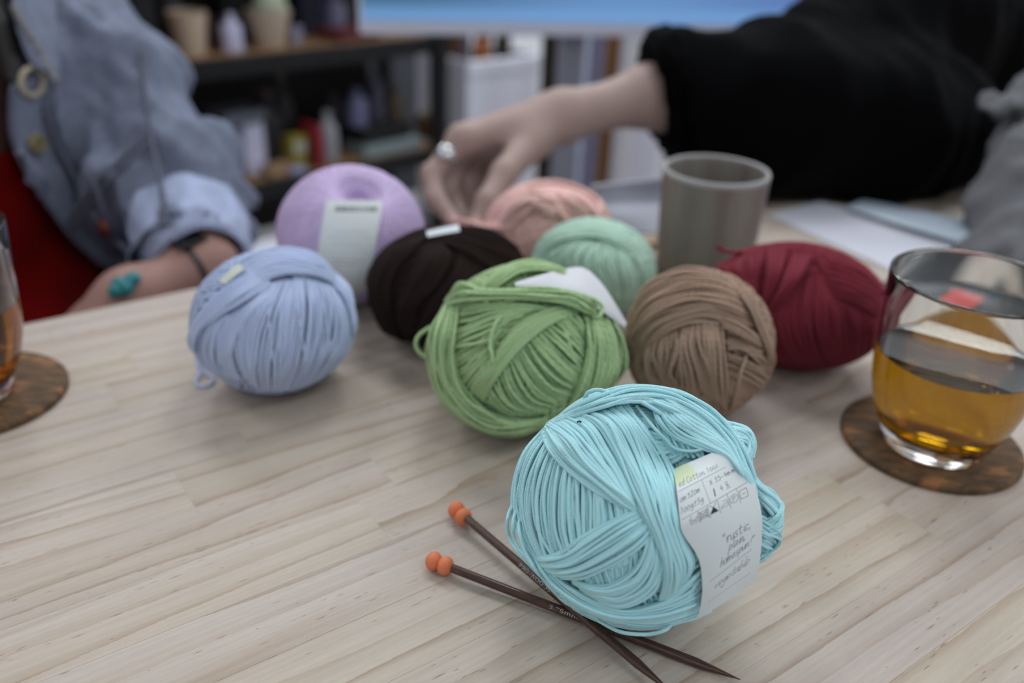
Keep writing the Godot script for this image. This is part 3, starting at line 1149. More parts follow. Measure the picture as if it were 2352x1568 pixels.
func make_blue(tex: Array) -> void:
	var k := ball_at(627, 738, Vector3(0.0465, 0.0415, 0.0460), 0.0)
	var base := k.c
	base.y = T
	var o := thing("yarn_ball", "pale blue-grey yarn ball with a small curl of loose yarn at its foot", "yarn ball", base)
	var ym := yarn_mat(Color(0.81, 0.865, 0.99), tex, 0.03)
	part("core", core(k, 0.0025), ym, o)
	var r := 0.00068
	var m := MB.new()
	winding(m, k, k.dir_of(hit(k, 640, 640, 0.0)), 12.0, 130, r, -0.0008)
	part("inner_winding", m, ym, o)
	var z := 1.0 / 2.9037
	var op := {"ox": 400.0, "oy": 380.0, "sc": z, "tone": 0.06}
	var lay := func(keys: Array, count: int, extra: Dictionary) -> void:
		var b := MB.new()
		var d := op.duplicate()
		d.merge(extra, true)
		band(b, k, keys, count, r, d)
		part("yarn_band", b, ym, o)
	lay.call([[V(330, 985), V(200, 1060), V(140, 1180), V(160, 1300), V(250, 1380)], [V(380, 1000), V(330, 1080), V(300, 1200), V(310, 1320), V(350, 1410)], [V(560, 880), V(440, 1010), V(390, 1180), V(400, 1320), V(450, 1430)]], 40, {})
	lay.call([[V(620, 790), V(470, 980), V(400, 1150), V(430, 1330), V(480, 1420)], [V(700, 780), V(620, 960), V(560, 1150), V(540, 1350), V(570, 1490)], [V(800, 770), V(760, 950), V(740, 1150), V(720, 1350), V(700, 1500)], [V(900, 770), V(930, 930), V(920, 1150), V(880, 1320), V(820, 1480)], [V(1000, 790), V(1090, 930), V(1100, 1130), V(1060, 1290), V(960, 1430)], [V(1080, 820), V(1180, 980), V(1190, 1150), V(1140, 1270), V(1060, 1360)]], 88, {"lift": 0.0006, "bulge": 0.002})
	lay.call([[V(640, 840), V(470, 960), V(375, 1100), V(335, 1250), V(325, 1390)], [V(700, 830), V(560, 950), V(445, 1080), V(390, 1230), V(400, 1400)]], 13, {"lift": 0.0015, "bulge": 0.002})
	lay.call([[V(600, 640), V(400, 770), V(240, 900), V(130, 1050), V(100, 1180), V(130, 1290)], [V(640, 800), V(430, 920), V(290, 1010), V(170, 1110), V(140, 1220), V(180, 1350)]], 30, {"lift": 0.002, "bulge": 0.0015})
	lay.call([[V(400, 640), V(600, 560), V(780, 545), V(950, 580), V(1080, 660)], [V(480, 720), V(650, 640), V(830, 640), V(1000, 690), V(1140, 780)], [V(560, 790), V(700, 730), V(850, 720), V(1020, 760), V(1160, 870)]], 44, {"lift": 0.0016, "bulge": 0.002})
	lay.call([[V(1060, 660), V(1170, 790), V(1208, 950), V(1215, 1080), V(1190, 1210)], [V(1050, 780), V(1120, 860), V(1170, 990), V(1190, 1100), V(1170, 1230)]], 13, {"lift": 0.002, "bulge": 0.001})
	# the loose end curls on the table
	var pts := PackedVector3Array()
	for p in [V(452, 845), V(460, 862), V(450, 872), V(453, 884), V(470, 888), V(487, 880), V(488, 866), V(474, 858), V(462, 850)]:
		pts.append(on(p.x, p.y, r * 1.2))
	pts[0].y += 0.006
	pts[8].y += 0.004
	m = MB.new()
	m.tube(spline(pts, 6), PackedFloat32Array([r * 1.5]), 6, 700.0)
	part("loose_strand", m, ym, o)
	m = MB.new()
	m.sheet(ribbon(k, [[V(300, 770), V(340, 790)], [V(360, 710), V(400, 740)], [V(430, 650), V(470, 690)]], 0.0045, 4, 0.0, {"ox": 400.0, "oy": 380.0, "sc": z}), 0.0003)
	part("paper_label", m, mat(Color(0.80, 0.82, 0.76), 0.6), o, "edge of a cream paper label")


func make_other_balls(tex: Array) -> void:
	var white := mat(Color(0.82, 0.84, 0.85), 0.6)
	# lilac
	var k := ball_at(832, 556, Vector3(0.0510, 0.0475, 0.0490), 0.0)
	k.c += N * 0.017
	var base := k.c
	base.y = T
	var o := thing("yarn_ball", "smooth lilac yarn ball with a tall white barcode label", "yarn ball", base)
	var top := k.dir_of(hit(k, 828, 428, 0.0))
	k.d = [[top, 0.62, 30.0]]
	var ym := yarn_mat(Color(0.89, 0.80, 0.95), tex, 0.02)
	part("core", core(k, 0.0022), ym, o)
	var m := MB.new()
	winding(m, k, top, 15.0, 170, 0.00075, -0.0004)
	winding(m, k, top, 21.0, 190, 0.00075, 0.0004)
	part("yarn_band", m, ym, o)
	k.d = []
	m = MB.new()
	m.sheet(ribbon(k, [[V(752, 459), V(878, 461)], [V(745, 484), V(876, 485)], [V(737, 530), V(868, 532)], [V(731, 580), V(860, 585)], [V(736, 640), V(850, 650)], [V(752, 690), V(838, 700)]], 0.0026, 8, 0.0005), 0.0003)
	var im := Image.create(256, 512, false, Image.FORMAT_RGB8)
	im.fill(Color(0.91, 0.93, 0.92))
	var q := RandomNumberGenerator.new()
	q.seed = 5
	var x := 50
	while x < 232:
		var w := q.randi_range(2, 7)
		im.fill_rect(Rect2i(x, 66, mini(w, 235 - x), 40), Color(0.12, 0.13, 0.17))
		x += w + q.randi_range(2, 6)
	for line in [[60, 205, 150], [40, 232, 190], [60, 262, 120], [60, 330, 150], [62, 345, 110]]:
		var xx: int = line[0]
		while xx < line[0] + line[2]:
			im.fill_rect(Rect2i(xx, line[1], 5, 5), Color(0.62, 0.65, 0.67))
			xx += q.randi_range(7, 13)
	var lm := mat(Color.WHITE, 0.55)
	lm.albedo_texture = img_tex(im)
	part("paper_label", m, lm, o, "white paper label with a black barcode")

	# dark brown
	k = ball_at(1030, 655, Vector3(0.0535, 0.0385, 0.0430), 14.0)
	base = k.c
	base.y = T
	o = thing("yarn_ball", "dark chocolate brown yarn ball between the lilac and sage green balls", "yarn ball", base)
	ym = yarn_mat(Color(0.175, 0.125, 0.115), tex, 0.03)
	part("core", core(k, 0.0022), ym, o)
	m = MB.new()
	winding(m, k, Vector3(1, 0.2, 0.2), 24.0, 100, 0.0009, -0.0006)
	part("inner_winding", m, ym, o)
	var z := 1.0 / 2.9586
	var op := {"ox": 820.0, "oy": 480.0, "sc": z, "tone": 0.10, "lift": 0.0008, "bulge": 0.0026}
	for b in [
		[20, [[V(470, 180), V(250, 260), V(110, 400), V(85, 600), V(150, 800), V(250, 900)], [V(500, 180), V(330, 330), V(230, 500), V(230, 700), V(300, 880), V(350, 910)]]],
		[22, [[V(490, 200), V(400, 380), V(300, 560), V(260, 720), V(330, 870)], [V(560, 220), V(640, 320), V(560, 500), V(400, 660), V(380, 840)]]],
		[20, [[V(700, 280), V(640, 450), V(500, 620), V(420, 800), V(380, 910)], [V(860, 400), V(780, 560), V(660, 720), V(560, 830), V(470, 910)]]],
		[30, [[V(480, 185), V(700, 118), V(900, 118), V(1080, 220), V(1160, 330)], [V(510, 200), V(700, 290), V(850, 390), V(960, 440), V(1060, 480)]]]]:
		m = MB.new()
		band(m, k, b[1], b[0], 0.0009, op)
		part("yarn_band", m, ym, o)
	m = MB.new()
	m.sheet(ribbon(k, [[V(470, 150), V(480, 190)], [V(580, 125), V(585, 170)], [V(690, 105), V(700, 150)]], 0.0045, 4, 0.0, op), 0.0003)
	part("paper_label", m, white, o, "white paper label")

	# mint
	k = ball_at(1362, 616, Vector3(0.0440, 0.0345, 0.0400), 0.0)
	base = k.c
	base.y = T
	o = thing("yarn_ball", "mint green yarn ball behind the sage green ball and the grey cup", "yarn ball", base)
	ym = yarn_mat(Color(0.79, 0.92, 0.84), tex, 0.03)
	part("core", core(k, 0.002), ym, o)
	m = MB.new()
	winding(m, k, k.dir_of(hit(k, 1365, 560, 0.0)), 18.0, 130, 0.0009, -0.0004)
	part("inner_winding", m, ym, o)
	op = {"ox": 820.0, "oy": 480.0, "sc": z, "tone": 0.08, "lift": 0.0008, "bulge": 0.002}
	for b in [
		[46, [[V(1480, 210), V(1370, 270), V(1300, 330), V(1270, 400)], [V(1640, 230), V(1560, 300), V(1540, 390), V(1580, 460)], [V(1700, 220), V(1680, 340), V(1700, 450), V(1750, 600)], [V(1760, 230), V(1800, 350), V(1830, 480), V(1830, 620)], [V(1820, 240), V(1900, 350), V(1960, 470), V(1940, 590)]]],
		[32, [[V(1190, 330), V(1280, 180), V(1450, 108), V(1650, 108), V(1850, 190), V(1985, 330)], [V(1220, 380), V(1340, 240), V(1480, 195), V(1640, 195), V(1790, 255), V(1910, 380)]]]]:
		m = MB.new()
		band(m, k, b[1], b[0], 0.0009, op)
		part("yarn_band", m, ym, o)

	# tan
	k = ball_at(1605, 790, Vector3(0.0420, 0.0435, 0.0410), 0.0)
	base = k.c
	base.y = T
	o = thing("yarn_ball", "camel brown yarn ball with loose hanging strands beside the burgundy ball", "yarn ball", base)
	ym = yarn_mat(Color(0.695, 0.585, 0.505), tex, 0.03)
	part("core", core(k, 0.0025), ym, o)
	m = MB.new()
	winding(m, k, k.dir_of(hit(k, 1620, 800, 0.0)), 24.0, 110, 0.00095, -0.0008)
	part("inner_winding", m, ym, o)
	z = 1.0 / 3.5636
	op = {"ox": 1400.0, "oy": 540.0, "sc": z, "tone": 0.08, "lift": 0.0006, "bulge": 0.002, "jit": 2.0}
	for b in [
		[22, {}, [[V(960, 740), V(1080, 800), V(1180, 840), V(1260, 860)], [V(950, 880), V(1100, 920), V(1230, 1000), V(1330, 1100)], [V(960, 1020), V(1120, 1080), V(1260, 1170), V(1330, 1210)], [V(980, 1180), V(1120, 1230), V(1230, 1260), V(1290, 1280)]]],
		[22, {}, [[V(215, 950), V(205, 1080), V(230, 1180), V(300, 1240)], [V(420, 850), V(390, 960), V(400, 1080), V(450, 1200)], [V(560, 790), V(520, 940), V(500, 1100), V(520, 1240)]]],
		[56, {}, [[V(120, 620), V(300, 400), V(560, 275), V(780, 285), V(960, 350)], [V(150, 700), V(330, 500), V(600, 380), V(850, 380), V(1100, 470)], [V(180, 820), V(350, 600), V(620, 500), V(900, 500), V(1180, 600)], [V(200, 950), V(360, 740), V(620, 620), V(900, 600), V(1220, 740)], [V(230, 1060), V(400, 860), V(560, 760), V(720, 710), V(900, 730)]]],
		[26, {"lift": 0.0035, "bulge": 0.003}, [[V(560, 780), V(540, 940), V(490, 1110), V(460, 1230)], [V(680, 735), V(640, 900), V(700, 1080), V(760, 1280)], [V(790, 725), V(830, 900), V(850, 1100), V(880, 1350)], [V(920, 755), V(950, 950), V(960, 1200), V(960, 1450)]]],
		[9, {"lift": 0.004, "bulge": 0.002}, [[V(900, 640), V(1050, 720), V(1180, 800), V(1250, 850)], [V(920, 740), V(1040, 810), V(1140, 870), V(1230, 930)]]],
		[14, {"lift": 0.0015}, [[V(1000, 360), V(1180, 560), V(1290, 800), V(1355, 1000), V(1340, 1200)], [V(900, 330), V(1120, 560), V(1230, 780), V(1290, 960), V(1280, 1100)]]]]:
		m = MB.new()
		var d := op.duplicate()
		d.merge(b[1], true)
		band(m, k, b[2], b[0], 0.00095, d)
		part("yarn_band", m, ym, o)
	m = MB.new()
	var single := [V(1135, 940), V(1085, 1090), V(1045, 1250), V(1000, 1420)]
	band(m, k, [single, single], 1, 0.0011, {"ox": 1400.0, "oy": 540.0, "sc": z, "lift": 0.005, "jit": 0.0})
	part("loose_strand", m, ym, o)

	# burgundy
	k = ball_at(1832, 702, Vector3(0.0560, 0.0400, 0.0430), -18.0, 0.0)
	base = k.c
	base.y = T
	o = thing("yarn_ball", "burgundy red yarn ball beside the glass of golden tea", "yarn ball", base)
	ym = yarn_mat(Color(0.53, 0.195, 0.245), tex, 0.02)
	part("core", core(k, 0.002), ym, o)
	m = MB.new()
	winding(m, k, Vector3(0.9, 0.2, 0.3), 24.0, 120, 0.00075, -0.0006)
	part("inner_winding", m, ym, o)
	op = {"ox": 1400.0, "oy": 540.0, "sc": z, "tone": 0.08, "lift": 0.0006, "bulge": 0.002}
	for b in [
		[44, {}, [[V(890, 160), V(860, 260), V(950, 350), V(1050, 420), V(1180, 520)], [V(1050, 105), V(1030, 250), V(1080, 350), V(1130, 440), V(1210, 580)], [V(1280, 75), V(1250, 230), V(1220, 380), V(1210, 500), V(1230, 600)]]],
		[96, {"bulge": 0.003}, [[V(1260, 620), V(1270, 800), V(1340, 950), V(1450, 1040)], [V(1430, 480), V(1420, 700), V(1480, 900), V(1590, 1060)], [V(1650, 330), V(1600, 600), V(1620, 850), V(1720, 1060)], [V(1760, 330), V(1800, 600), V(1830, 850), V(1850, 1040)], [V(1780, 470), V(1960, 600), V(2010, 800), V(1980, 1010)], [V(1850, 500), V(2080, 620), V(2170, 780), V(2130, 940)]]],
		[22, {"lift": 0.0018}, [[V(1290, 75), V(1290, 250), V(1270, 420), V(1240, 590)], [V(1450, 110), V(1400, 300), V(1340, 460), V(1260, 600)]]],
		[20, {"lift": 0.004, "bulge": 0.004}, [[V(1500, 150), V(1430, 330), V(1370, 480), V(1280, 630)], [V(1660, 170), V(1580, 320), V(1470, 460), V(1340, 620)]]],
		[44, {"lift": 0.003, "bulge": 0.004}, [[V(1700, 190), V(1870, 215), V(2050, 290), V(2210, 420)], [V(1760, 330), V(1900, 360), V(2060, 430), V(2220, 540)], [V(1780, 470), V(1900, 520), V(2060, 590), V(2190, 670)]]]]:
		m = MB.new()
		var d := op.duplicate()
		d.merge(b[1], true)
		band(m, k, b[2], b[0], 0.00075, d)
		part("yarn_band", m, ym, o)
	m = MB.new()
	var tail := [V(880, 95), V(930, 125), V(1000, 135), V(1080, 130)]
	band(m, k, [tail, tail], 3, 0.0012, {"ox": 1400.0, "oy": 540.0, "sc": z, "free": true, "lift": 0.004})
	part("loose_strand", m, ym, o)

	# dusty pink, behind, under the reaching hand
	k = ball_at(1275, 535, Vector3(0.0490, 0.0370, 0.0360), 8.0)
	k.c += N * 0.008
	base = k.c
	base.y = T
	o = thing("yarn_ball", "dusty pink yarn ball under the reaching hand", "yarn ball", base)
	ym = yarn_mat(Color(0.97, 0.79, 0.755), tex, 0.04)
	part("core", core(k, 0.003), ym, o)
	m = MB.new()
	winding(m, k, Vector3(0.2, 1, 0.3), 40.0, 70, 0.0015, -0.0006)
	part("inner_winding", m, ym, o)
	z = 1.0 / 3.36
	op = {"ox": 940.0, "oy": 120.0, "sc": z, "tone": 0.12, "lift": 0.001, "bulge": 0.003, "jit": 3.0}
	for b in [
		[18, [[V(690, 1330), V(790, 1150), V(930, 1085), V(1090, 1100), V(1200, 1220)], [V(760, 1380), V(880, 1240), V(1030, 1190), V(1170, 1250), V(1250, 1360)]]],
		[18, [[V(1080, 1120), V(1130, 1180), V(1180, 1260), V(1240, 1360)], [V(1260, 1090), V(1370, 1140), V(1470, 1230), V(1590, 1350)]]],
		[10, [[V(880, 1100), V(1000, 1140), V(1100, 1180), V(1210, 1200)], [V(820, 1160), V(950, 1200), V(1060, 1240), V(1160, 1260)]]]]:
		m = MB.new()
		band(m, k, b[1], b[0], 0.0019, op)
		part("yarn_band", m, ym, o)
	m = MB.new()
	var pull := [V(330, 1330), V(440, 1330), V(600, 1360), V(760, 1370)]
	var pull2 := [V(340, 1280), V(440, 1290), V(600, 1330), V(760, 1310)]
	band(m, k, [pull, pull2], 7, 0.0016, {"ox": 940.0, "oy": 120.0, "sc": z, "free": true, "lift": 0.002, "jit": 1.5})
	part("loose_strand", m, ym, o)


# ---------------------------------------------------------------- needles
func make_needles() -> void:
	var im := Image.create(64, 512, false, Image.FORMAT_RGB8)
	for y in 512:
		for x in 64:
			var a := TAU * x / 64.0
			var s := nz.get_noise_3d(cos(a) * 3.2, sin(a) * 3.2, y * 0.012) * 0.5 + nz.get_noise_3d(cos(a) * 9.0, sin(a) * 9.0, y * 0.03 + 40.0) * 0.5
			im.set_pixel(x, y, Color(0.20, 0.115, 0.085).lerp(Color(0.40, 0.235, 0.15), clampf(s * 1.5 + 0.35, 0, 1)))
	var shaft := mat(Color.WHITE, 0.28, 0.0, 0.5)
	shaft.albedo_texture = img_tex(im)
	shaft.clearcoat_enabled = true
	shaft.clearcoat = 0.4
	shaft.clearcoat_roughness = 0.2
	var bead := mat(Color(0.90, 0.50, 0.33), 0.55)
	var print_mat := mat(Color(0.72, 0.72, 0.72), 0.5)
	var r := 0.00195
	var specs := [
		["brown wooden knitting needle with an orange double bead, lying under the other needle", on(1037, 1304, 0.0044), on(1700, 1560, 0.0014), on(996, 1288, 0.0046), on(1023, 1299, 0.0046), ["3.75mm US5", 0.37, 0.53, true]],
		["brown wooden knitting needle with an orange double bead, crossing over the other needle", on(1074, 1192, 0.0062), on(1545, 1592, 0.0060), on(1048, 1170, 0.0052), on(1064, 1187, 0.0054), ["PRO-WOODS", 0.31, 0.47, false]]]
	for sp in specs:
		var a: Vector3 = sp[1]
		var b: Vector3 = sp[2]
		var o := thing("knitting_needle", sp[0], "needle", Vector3(a.x, T, a.z), "knitting needles")
		var d := (b - a).normalized()
		var pts := PackedVector3Array()
		var rad := PackedFloat32Array()
		var l := a.distance_to(b)
		for f in [-0.012, 0.25, 0.5, 0.75, 0.86, 0.90, 0.94, 0.965, 0.985, 0.996, 1.0]:
			pts.append(a + d * l * f)
			rad.append(r * (1.0 if f < 0.86 else clampf(pow((1.0 - f) / 0.14, 0.75), 0.12, 1.0)))
		var m := MB.new()
		m.tube(pts, rad, 16, 12.0)
		part("shaft", m, shaft, o, "dark reddish brown striped wood")
		for i in 2:
			var c: Vector3 = sp[3] if i == 0 else sp[4]
			m = MB.new()
			var prof := []
			for j in 15:
				var t := PI * j / 14.0
				prof.append(V(maxf(0.0, sin(t)) * 0.0043, -cos(t) * 0.0036))
			m.lathe(prof, 24, facing(d, c), Color.WHITE, 0.5)
			part("bead", m, bead, o, "orange bead")
		# printed words along the shaft
		var e: Array = sp[5]
		var tm := TextMesh.new()
		var font := SystemFont.new()
		font.font_names = PackedStringArray(["Droid Sans"])
		tm.font = font
		tm.text = e[0]
		tm.font_size = 16
		tm.pixel_size = 0.0001
		tm.depth = 0.0
		tm.curve_step = 2.0
		var src := tm.get_mesh_arrays()
		var vs: PackedVector3Array = src[Mesh.ARRAY_VERTEX]
		var ids: PackedInt32Array = src[Mesh.ARRAY_INDEX]
		var box := tm.get_aabb()
		var side := d.cross(Vector3.UP).normalized()
		var up := side.cross(d)
		m = MB.new()
		for p in vs:
			var fx := (p.x - box.position.x) / maxf(box.size.x, 1e-6)
			var ang := deg_to_rad(38.0) + ((p.y - box.position.y) / maxf(box.size.y, 1e-6) - 0.5) * 0.85
			var q := side * cos(ang) + up * sin(ang)
			m.vert(a + d * l * lerpf(e[1], e[2], fx) + q * (r + 0.00004), q, Vector2.ZERO)
		for i in range(0, ids.size(), 3):
			m.tri(ids[i], ids[i + 1], ids[i + 2])
		part("print", m, print_mat, o, "pale printed size mark")


# ---------------------------------------------------------------- drinks
func glass_mat(col: Color, ior: float) -> StandardMaterial3D:
	var m := StandardMaterial3D.new()
	m.albedo_color = col
	m.roughness = 0.0
	m.metallic_specular = 0.5
	m.transparency = BaseMaterial3D.TRANSPARENCY_ALPHA
	m.refraction_enabled = true
	m.refraction_scale = (ior - 1.0) / 10.0
	return m


func coaster_image() -> Image:
	var im := Image.create(384, 384, false, Image.FORMAT_RGB8)
	for y in 384:
		for x in 384:
			var s := nz.get_noise_2d(x * 0.012, y * 0.035 + 70.0) + nz.get_noise_2d(x * 0.04, y * 0.16) * 0.6
			var t := nz.get_noise_2d(x * 0.01 + 33.0, y * 0.02)
			var c := Color(0.44, 0.325, 0.205).lerp(Color(0.285, 0.205, 0.115), clampf(0.5 + s, 0, 1))
			c = c.lerp(Color(0.60, 0.40, 0.23), clampf((t - 0.18) * 3.0, 0, 0.85))
			var k := 1.0 + nz.get_noise_2d(x * 0.5, y * 0.9) * 0.16
			im.set_pixel(x, y, Color(c.r * k, c.g * k, c.b * k))
	return im


func make_coaster(c: Vector3, r: float, label: String, m: Material) -> void:
	var o := thing("coaster", label, "coaster", c, "round wooden coasters")
	var b := MB.new()
	var segs := 56
	var prof := [V(0, 0.0), V(r - 0.0008, 0.0), V(r, 0.0008), V(r, 0.0036), V(r - 0.0012, 0.0048), V(0, 0.0048)]
	b.lathe(prof, segs, Transform3D(Basis.IDENTITY, c))
	for i in b.v.size():
		var p := b.v[i] - c
		b.uv[i] = Vector2(p.x, p.z) / (2.1 * r) + Vector2(0.5, 0.5)
	part("disc", b, m, o)


func make_tumbler(c: Vector3, tea: Color, level: float, glabel: String, tlabel: String) -> void:
	var o := thing("tea_glass", glabel, "glass", c)
	var x := Transform3D(Basis.IDENTITY, c)
	var outer := [V(0.0235, 0.0), V(0.0262, 0.0012), V(0.0274, 0.004), V(0.0290, 0.008), V(0.0325, 0.015), V(0.0362, 0.024), V(0.0390, 0.035), V(0.0404, 0.046), V(0.0408, 0.056), V(0.0416, 0.068), V(0.0425, 0.082), V(0.0434, 0.0975)]
	var rim := [V(0.0432, 0.0988), V(0.0424, 0.0993), V(0.0416, 0.0988)]
	var inner := [V(0.0413, 0.0975), V(0.0404, 0.082), V(0.0396, 0.068), V(0.0388, 0.056), V(0.0384, 0.046), V(0.0370, 0.035), V(0.0341, 0.024), V(0.0300, 0.0155), V(0.0240, 0.0115), V(0.015, 0.0102), V(0.0, 0.0100)]
	var prof := [V(0.0, 0.0014), V(0.0200, 0.0010)]
	prof.append_array(outer)
	prof.append_array(rim)
	prof.append_array(inner)
	var m := MB.new()
	m.lathe(prof, 72, x, Color.WHITE, 0.3)
	part("glass_body", m, glass_mat(Color(0.985, 0.995, 0.99, 0.0), 1.46), o)
	# the tea, filling the inside; its edge reaches a hair into the glass
	var lp := [V(0.0, 0.0098)]
	for i in range(inner.size() - 2, -1, -1):
		var p: Vector2 = inner[i]
		if p.y < level:
			lp.append(p + V(0.00025, -0.0002))
	var top := 0.0388
	for i in inner.size() - 1:
		var p: Vector2 = inner[i]
		var q: Vector2 = inner[i + 1]
		if p.y >= level and q.y < level:
			top = lerpf(q.x, p.x, (level - q.y) / (p.y - q.y))
	lp.append(V(top + 0.00025, level + 0.0006))
	lp.append(V(top - 0.001, level))
	lp.append(V(0.0, level))
	var t := MB.new()
	t.lathe(lp, 72, x, Color.WHITE, 0.5)
	var tm := glass_mat(tea, 1.33)
	var w := thing("tea", tlabel, "drink", c + Vector3(0, 0.01, 0))
	part("liquid", t, tm, w)


func make_drinks() -> void:
	var cm := mat(Color.WHITE, 0.75)
	cm.albedo_texture = img_tex(coaster_image())
	var c := on(2133, 1018)
	make_coaster(c, 0.0482, "round dark wooden coaster under the glass of golden tea", cm)
	var g := on(2138, 1016, 0.0048)
	make_tumbler(g, Color(0.72, 0.52, 0.07, 0.0), 0.055, "clear rounded tea glass beside the burgundy yarn ball", "golden tea in the glass beside the burgundy ball")
	c = on(-52, 912)
	make_coaster(c, 0.0482, "round dark wooden coaster under the glass of amber tea", cm)
	g = on(-92, 908, 0.0048)
	make_tumbler(g, Color(0.80, 0.46, 0.10, 0.0), 0.055, "clear rounded tea glass beside the person in denim", "amber tea in the glass beside the person in denim")
	# grey stoneware cup on its own coaster
	c = Vector3(0.1462, T, -0.640)
	make_coaster(c, 0.0470, "round dark wooden coaster under the grey stoneware cup", cm)
	var o := thing("cup", "grey speckled stoneware cup without a handle behind the burgundy ball", "cup", c + Vector3(0, 0.0048, 0))
	var prof := [V(0.0, 0.0015), V(0.029, 0.001), V(0.0315, 0.0), V(0.0345, 0.0022), V(0.0358, 0.006), V(0.0372, 0.025), V(0.0384, 0.055), V(0.0394, 0.0800), V(0.0396, 0.0830), V(0.0388, 0.0848), V(0.0374, 0.0850), V(0.0362, 0.0835), V(0.0358, 0.0800), V(0.0348, 0.050), V(0.0335, 0.018), V(0.0300, 0.0085), V(0.022, 0.0065), V(0.0, 0.006)]
	var m := MB.new()
	m.lathe(prof, 64, Transform3D(Basis.IDENTITY, c + Vector3(0, 0.0048, 0)), Color.WHITE, 0.5)
	var im := Image.create(512, 256, false, Image.FORMAT_RGB8)
	for y in 256:
		for xx in 512:
			var a := TAU * xx / 512.0
			var n := nz.get_noise_3d(cos(a) * 1.3, sin(a) * 1.3, y * 0.008)
			var f := nz.get_noise_3d(cos(a) * 22.0, sin(a) * 22.0, y * 0.3)
			var col := Color(0.515, 0.50, 0.46).lerp(Color(0.45, 0.40, 0.385), clampf(0.5 + n * 1.6, 0, 1))
			if y > 112 and y < 166:
				col = Color(0.62, 0.61, 0.61)
			if f > 0.62:
				col = col.lerp(Color(0.28, 0.26, 0.24), 0.6)
			im.set_pixel(xx, y, col)
	var gm := mat(Color.WHITE, 0.5)
	gm.albedo_texture = img_tex(im)
	part("bowl", m, gm, o)


# ---------------------------------------------------------------- papers and small things on the table
func make_papers() -> void:
	var white := mat(Color(0.84, 0.84, 0.88), 0.7)
	var o := thing("paper_sheet", "large white paper sheet on the table in front of the black sweater", "paper", on(1980, 540))
	var m := MB.new()
	var rows := []
	for i in 9:
		var f := i / 8.0
		var row := []
		for j in 13:
			var g := j / 12.0
			var a := V(1764, 494).lerp(V(2052, 622), g)
			var b := V(1880, 462).lerp(V(2290, 560), g)
			var p := a.lerp(b, f)
			row.append(on(p.x, p.y, 0.0008 + 0.0035 * maxf(0.0, f - 0.6) * (1.0 + sin(g * 7.0))))
		rows.append(row)
	m.sheet(rows, 0.0004)
	part("sheet", m, white, o)
	o = thing("paper_sheet", "second white sheet with a pale blue cast lying under the large sheet", "paper", on(2080, 490))
	o.set_meta("label", "pale blue translucent folder lying across the back of the white sheet")
	o.set_meta("category", "folder")
	o.name = "plastic_folder"
	m = MB.new()
	rows = []
	for i in 5:
		var f := i / 4.0
		var row := []
		for j in 9:
			var g := j / 8.0
			var p := V(1940, 478).lerp(V(2200, 556), g).lerp(V(1985, 458).lerp(V(2260, 515), g), f)
			row.append(on(p.x, p.y, 0.0065 + 0.004 * sin(f * PI)))
		rows.append(row)
	m.sheet(rows, 0.0006)
	part("sheet", m, mat(Color(0.70, 0.75, 0.80), 0.35), o)
	# folded white paper bag beside the cup
	o = thing("paper_bag", "crumpled white paper bag lying between the pink ball and the grey cup", "bag", on(1450, 520))
	m = MB.new()
	rows = []
	var ed := [[V(1398, 534), V(1545, 536), 0.001], [V(1390, 505), V(1545, 505), 0.010], [V(1378, 480), V(1545, 478), 0.017], [V(1365, 462), V(1545, 452), 0.017], [V(1354, 446), V(1545, 430), 0.024], [V(1350, 432), V(1545, 412), 0.034], [V(1362, 424), V(1545, 404), 0.036], [V(1380, 424), V(1545, 402), 0.030], [V(1395, 430), V(1545, 405), 0.004]]
	for e in ed:
		var row := []
		for j in 13:
			var g := j / 12.0
			var p: Vector2 = (e[0] as Vector2).lerp(e[1], g)
			var y: float = maxf(0.0008, e[2] + 0.0018 * sin(g * 5.0 + e[2] * 60.0) * minf(1.0, e[2] * 100.0))
			row.append(on(p.x, p.y, y))
		rows.append(row)
	m.sheet(rows, 0.0006)
	part("sheet", m, mat(Color(0.66, 0.67, 0.71), 0.7), o)
	# small wooden strip peeping out beside the cup
	o = thing("wooden_strip", "short pale wooden strip lying between the mint ball and the grey cup", "wood strip", on(1490, 562))
	m = MB.new()
	var a := on(1462, 566, 0.003)
	var b := on(1506, 556, 0.003)
	m.box(Transform3D(Basis((b - a).normalized(), Vector3.UP, (b - a).normalized().cross(Vector3.UP)), (a + b) / 2), Vector3(0.05, 0.006, 0.014), 0.001)
	part("strip", m, mat(Color(0.66, 0.56, 0.45), 0.7), o)
	# black tea packet behind the glass
	o = thing("tea_packet", "black foil tea packet with a red square behind the golden tea glass", "packet", on(2200, 690))
	var c := [on(1988, 660, 0.004), on(2120, 620, 0.012), on(2440, 705, 0.010), on(2330, 790, 0.003)]
	rows = []
	for i in 9:
		var f := i / 8.0
		var row := []
		for j in 13:
			var g := j / 12.0
			var p: Vector3 = (c[0] as Vector3).lerp(c[3], g).lerp((c[1] as Vector3).lerp(c[2], g), f)
			p.y += 0.008 * sin(g * PI) * sin(f * PI)
			row.append(p)
		rows.append(row)
	m = MB.new()
	m.sheet(rows, 0.0012)
	var im := Image.create(512, 256, false, Image.FORMAT_RGB8)
	im.fill(Color(0.10, 0.105, 0.115))
	im.fill_rect(Rect2i(215, 40, 110, 84), Color(0.72, 0.10, 0.07))
	var q := RandomNumberGenerator.new()
	q.seed = 3
	for l in [[100, 70], [100, 90], [120, 112], [120, 130]]:
		var xx: int = l[0]
		while xx < l[0] + 90:
			im.fill_rect(Rect2i(xx, l[1], q.randi_range(4, 9), 9), Color(0.5, 0.5, 0.52))
			xx += 11
	var pm := mat(Color.WHITE, 0.35)
	pm.albedo_texture = img_tex(im)
	part("packet", m, pm, o)


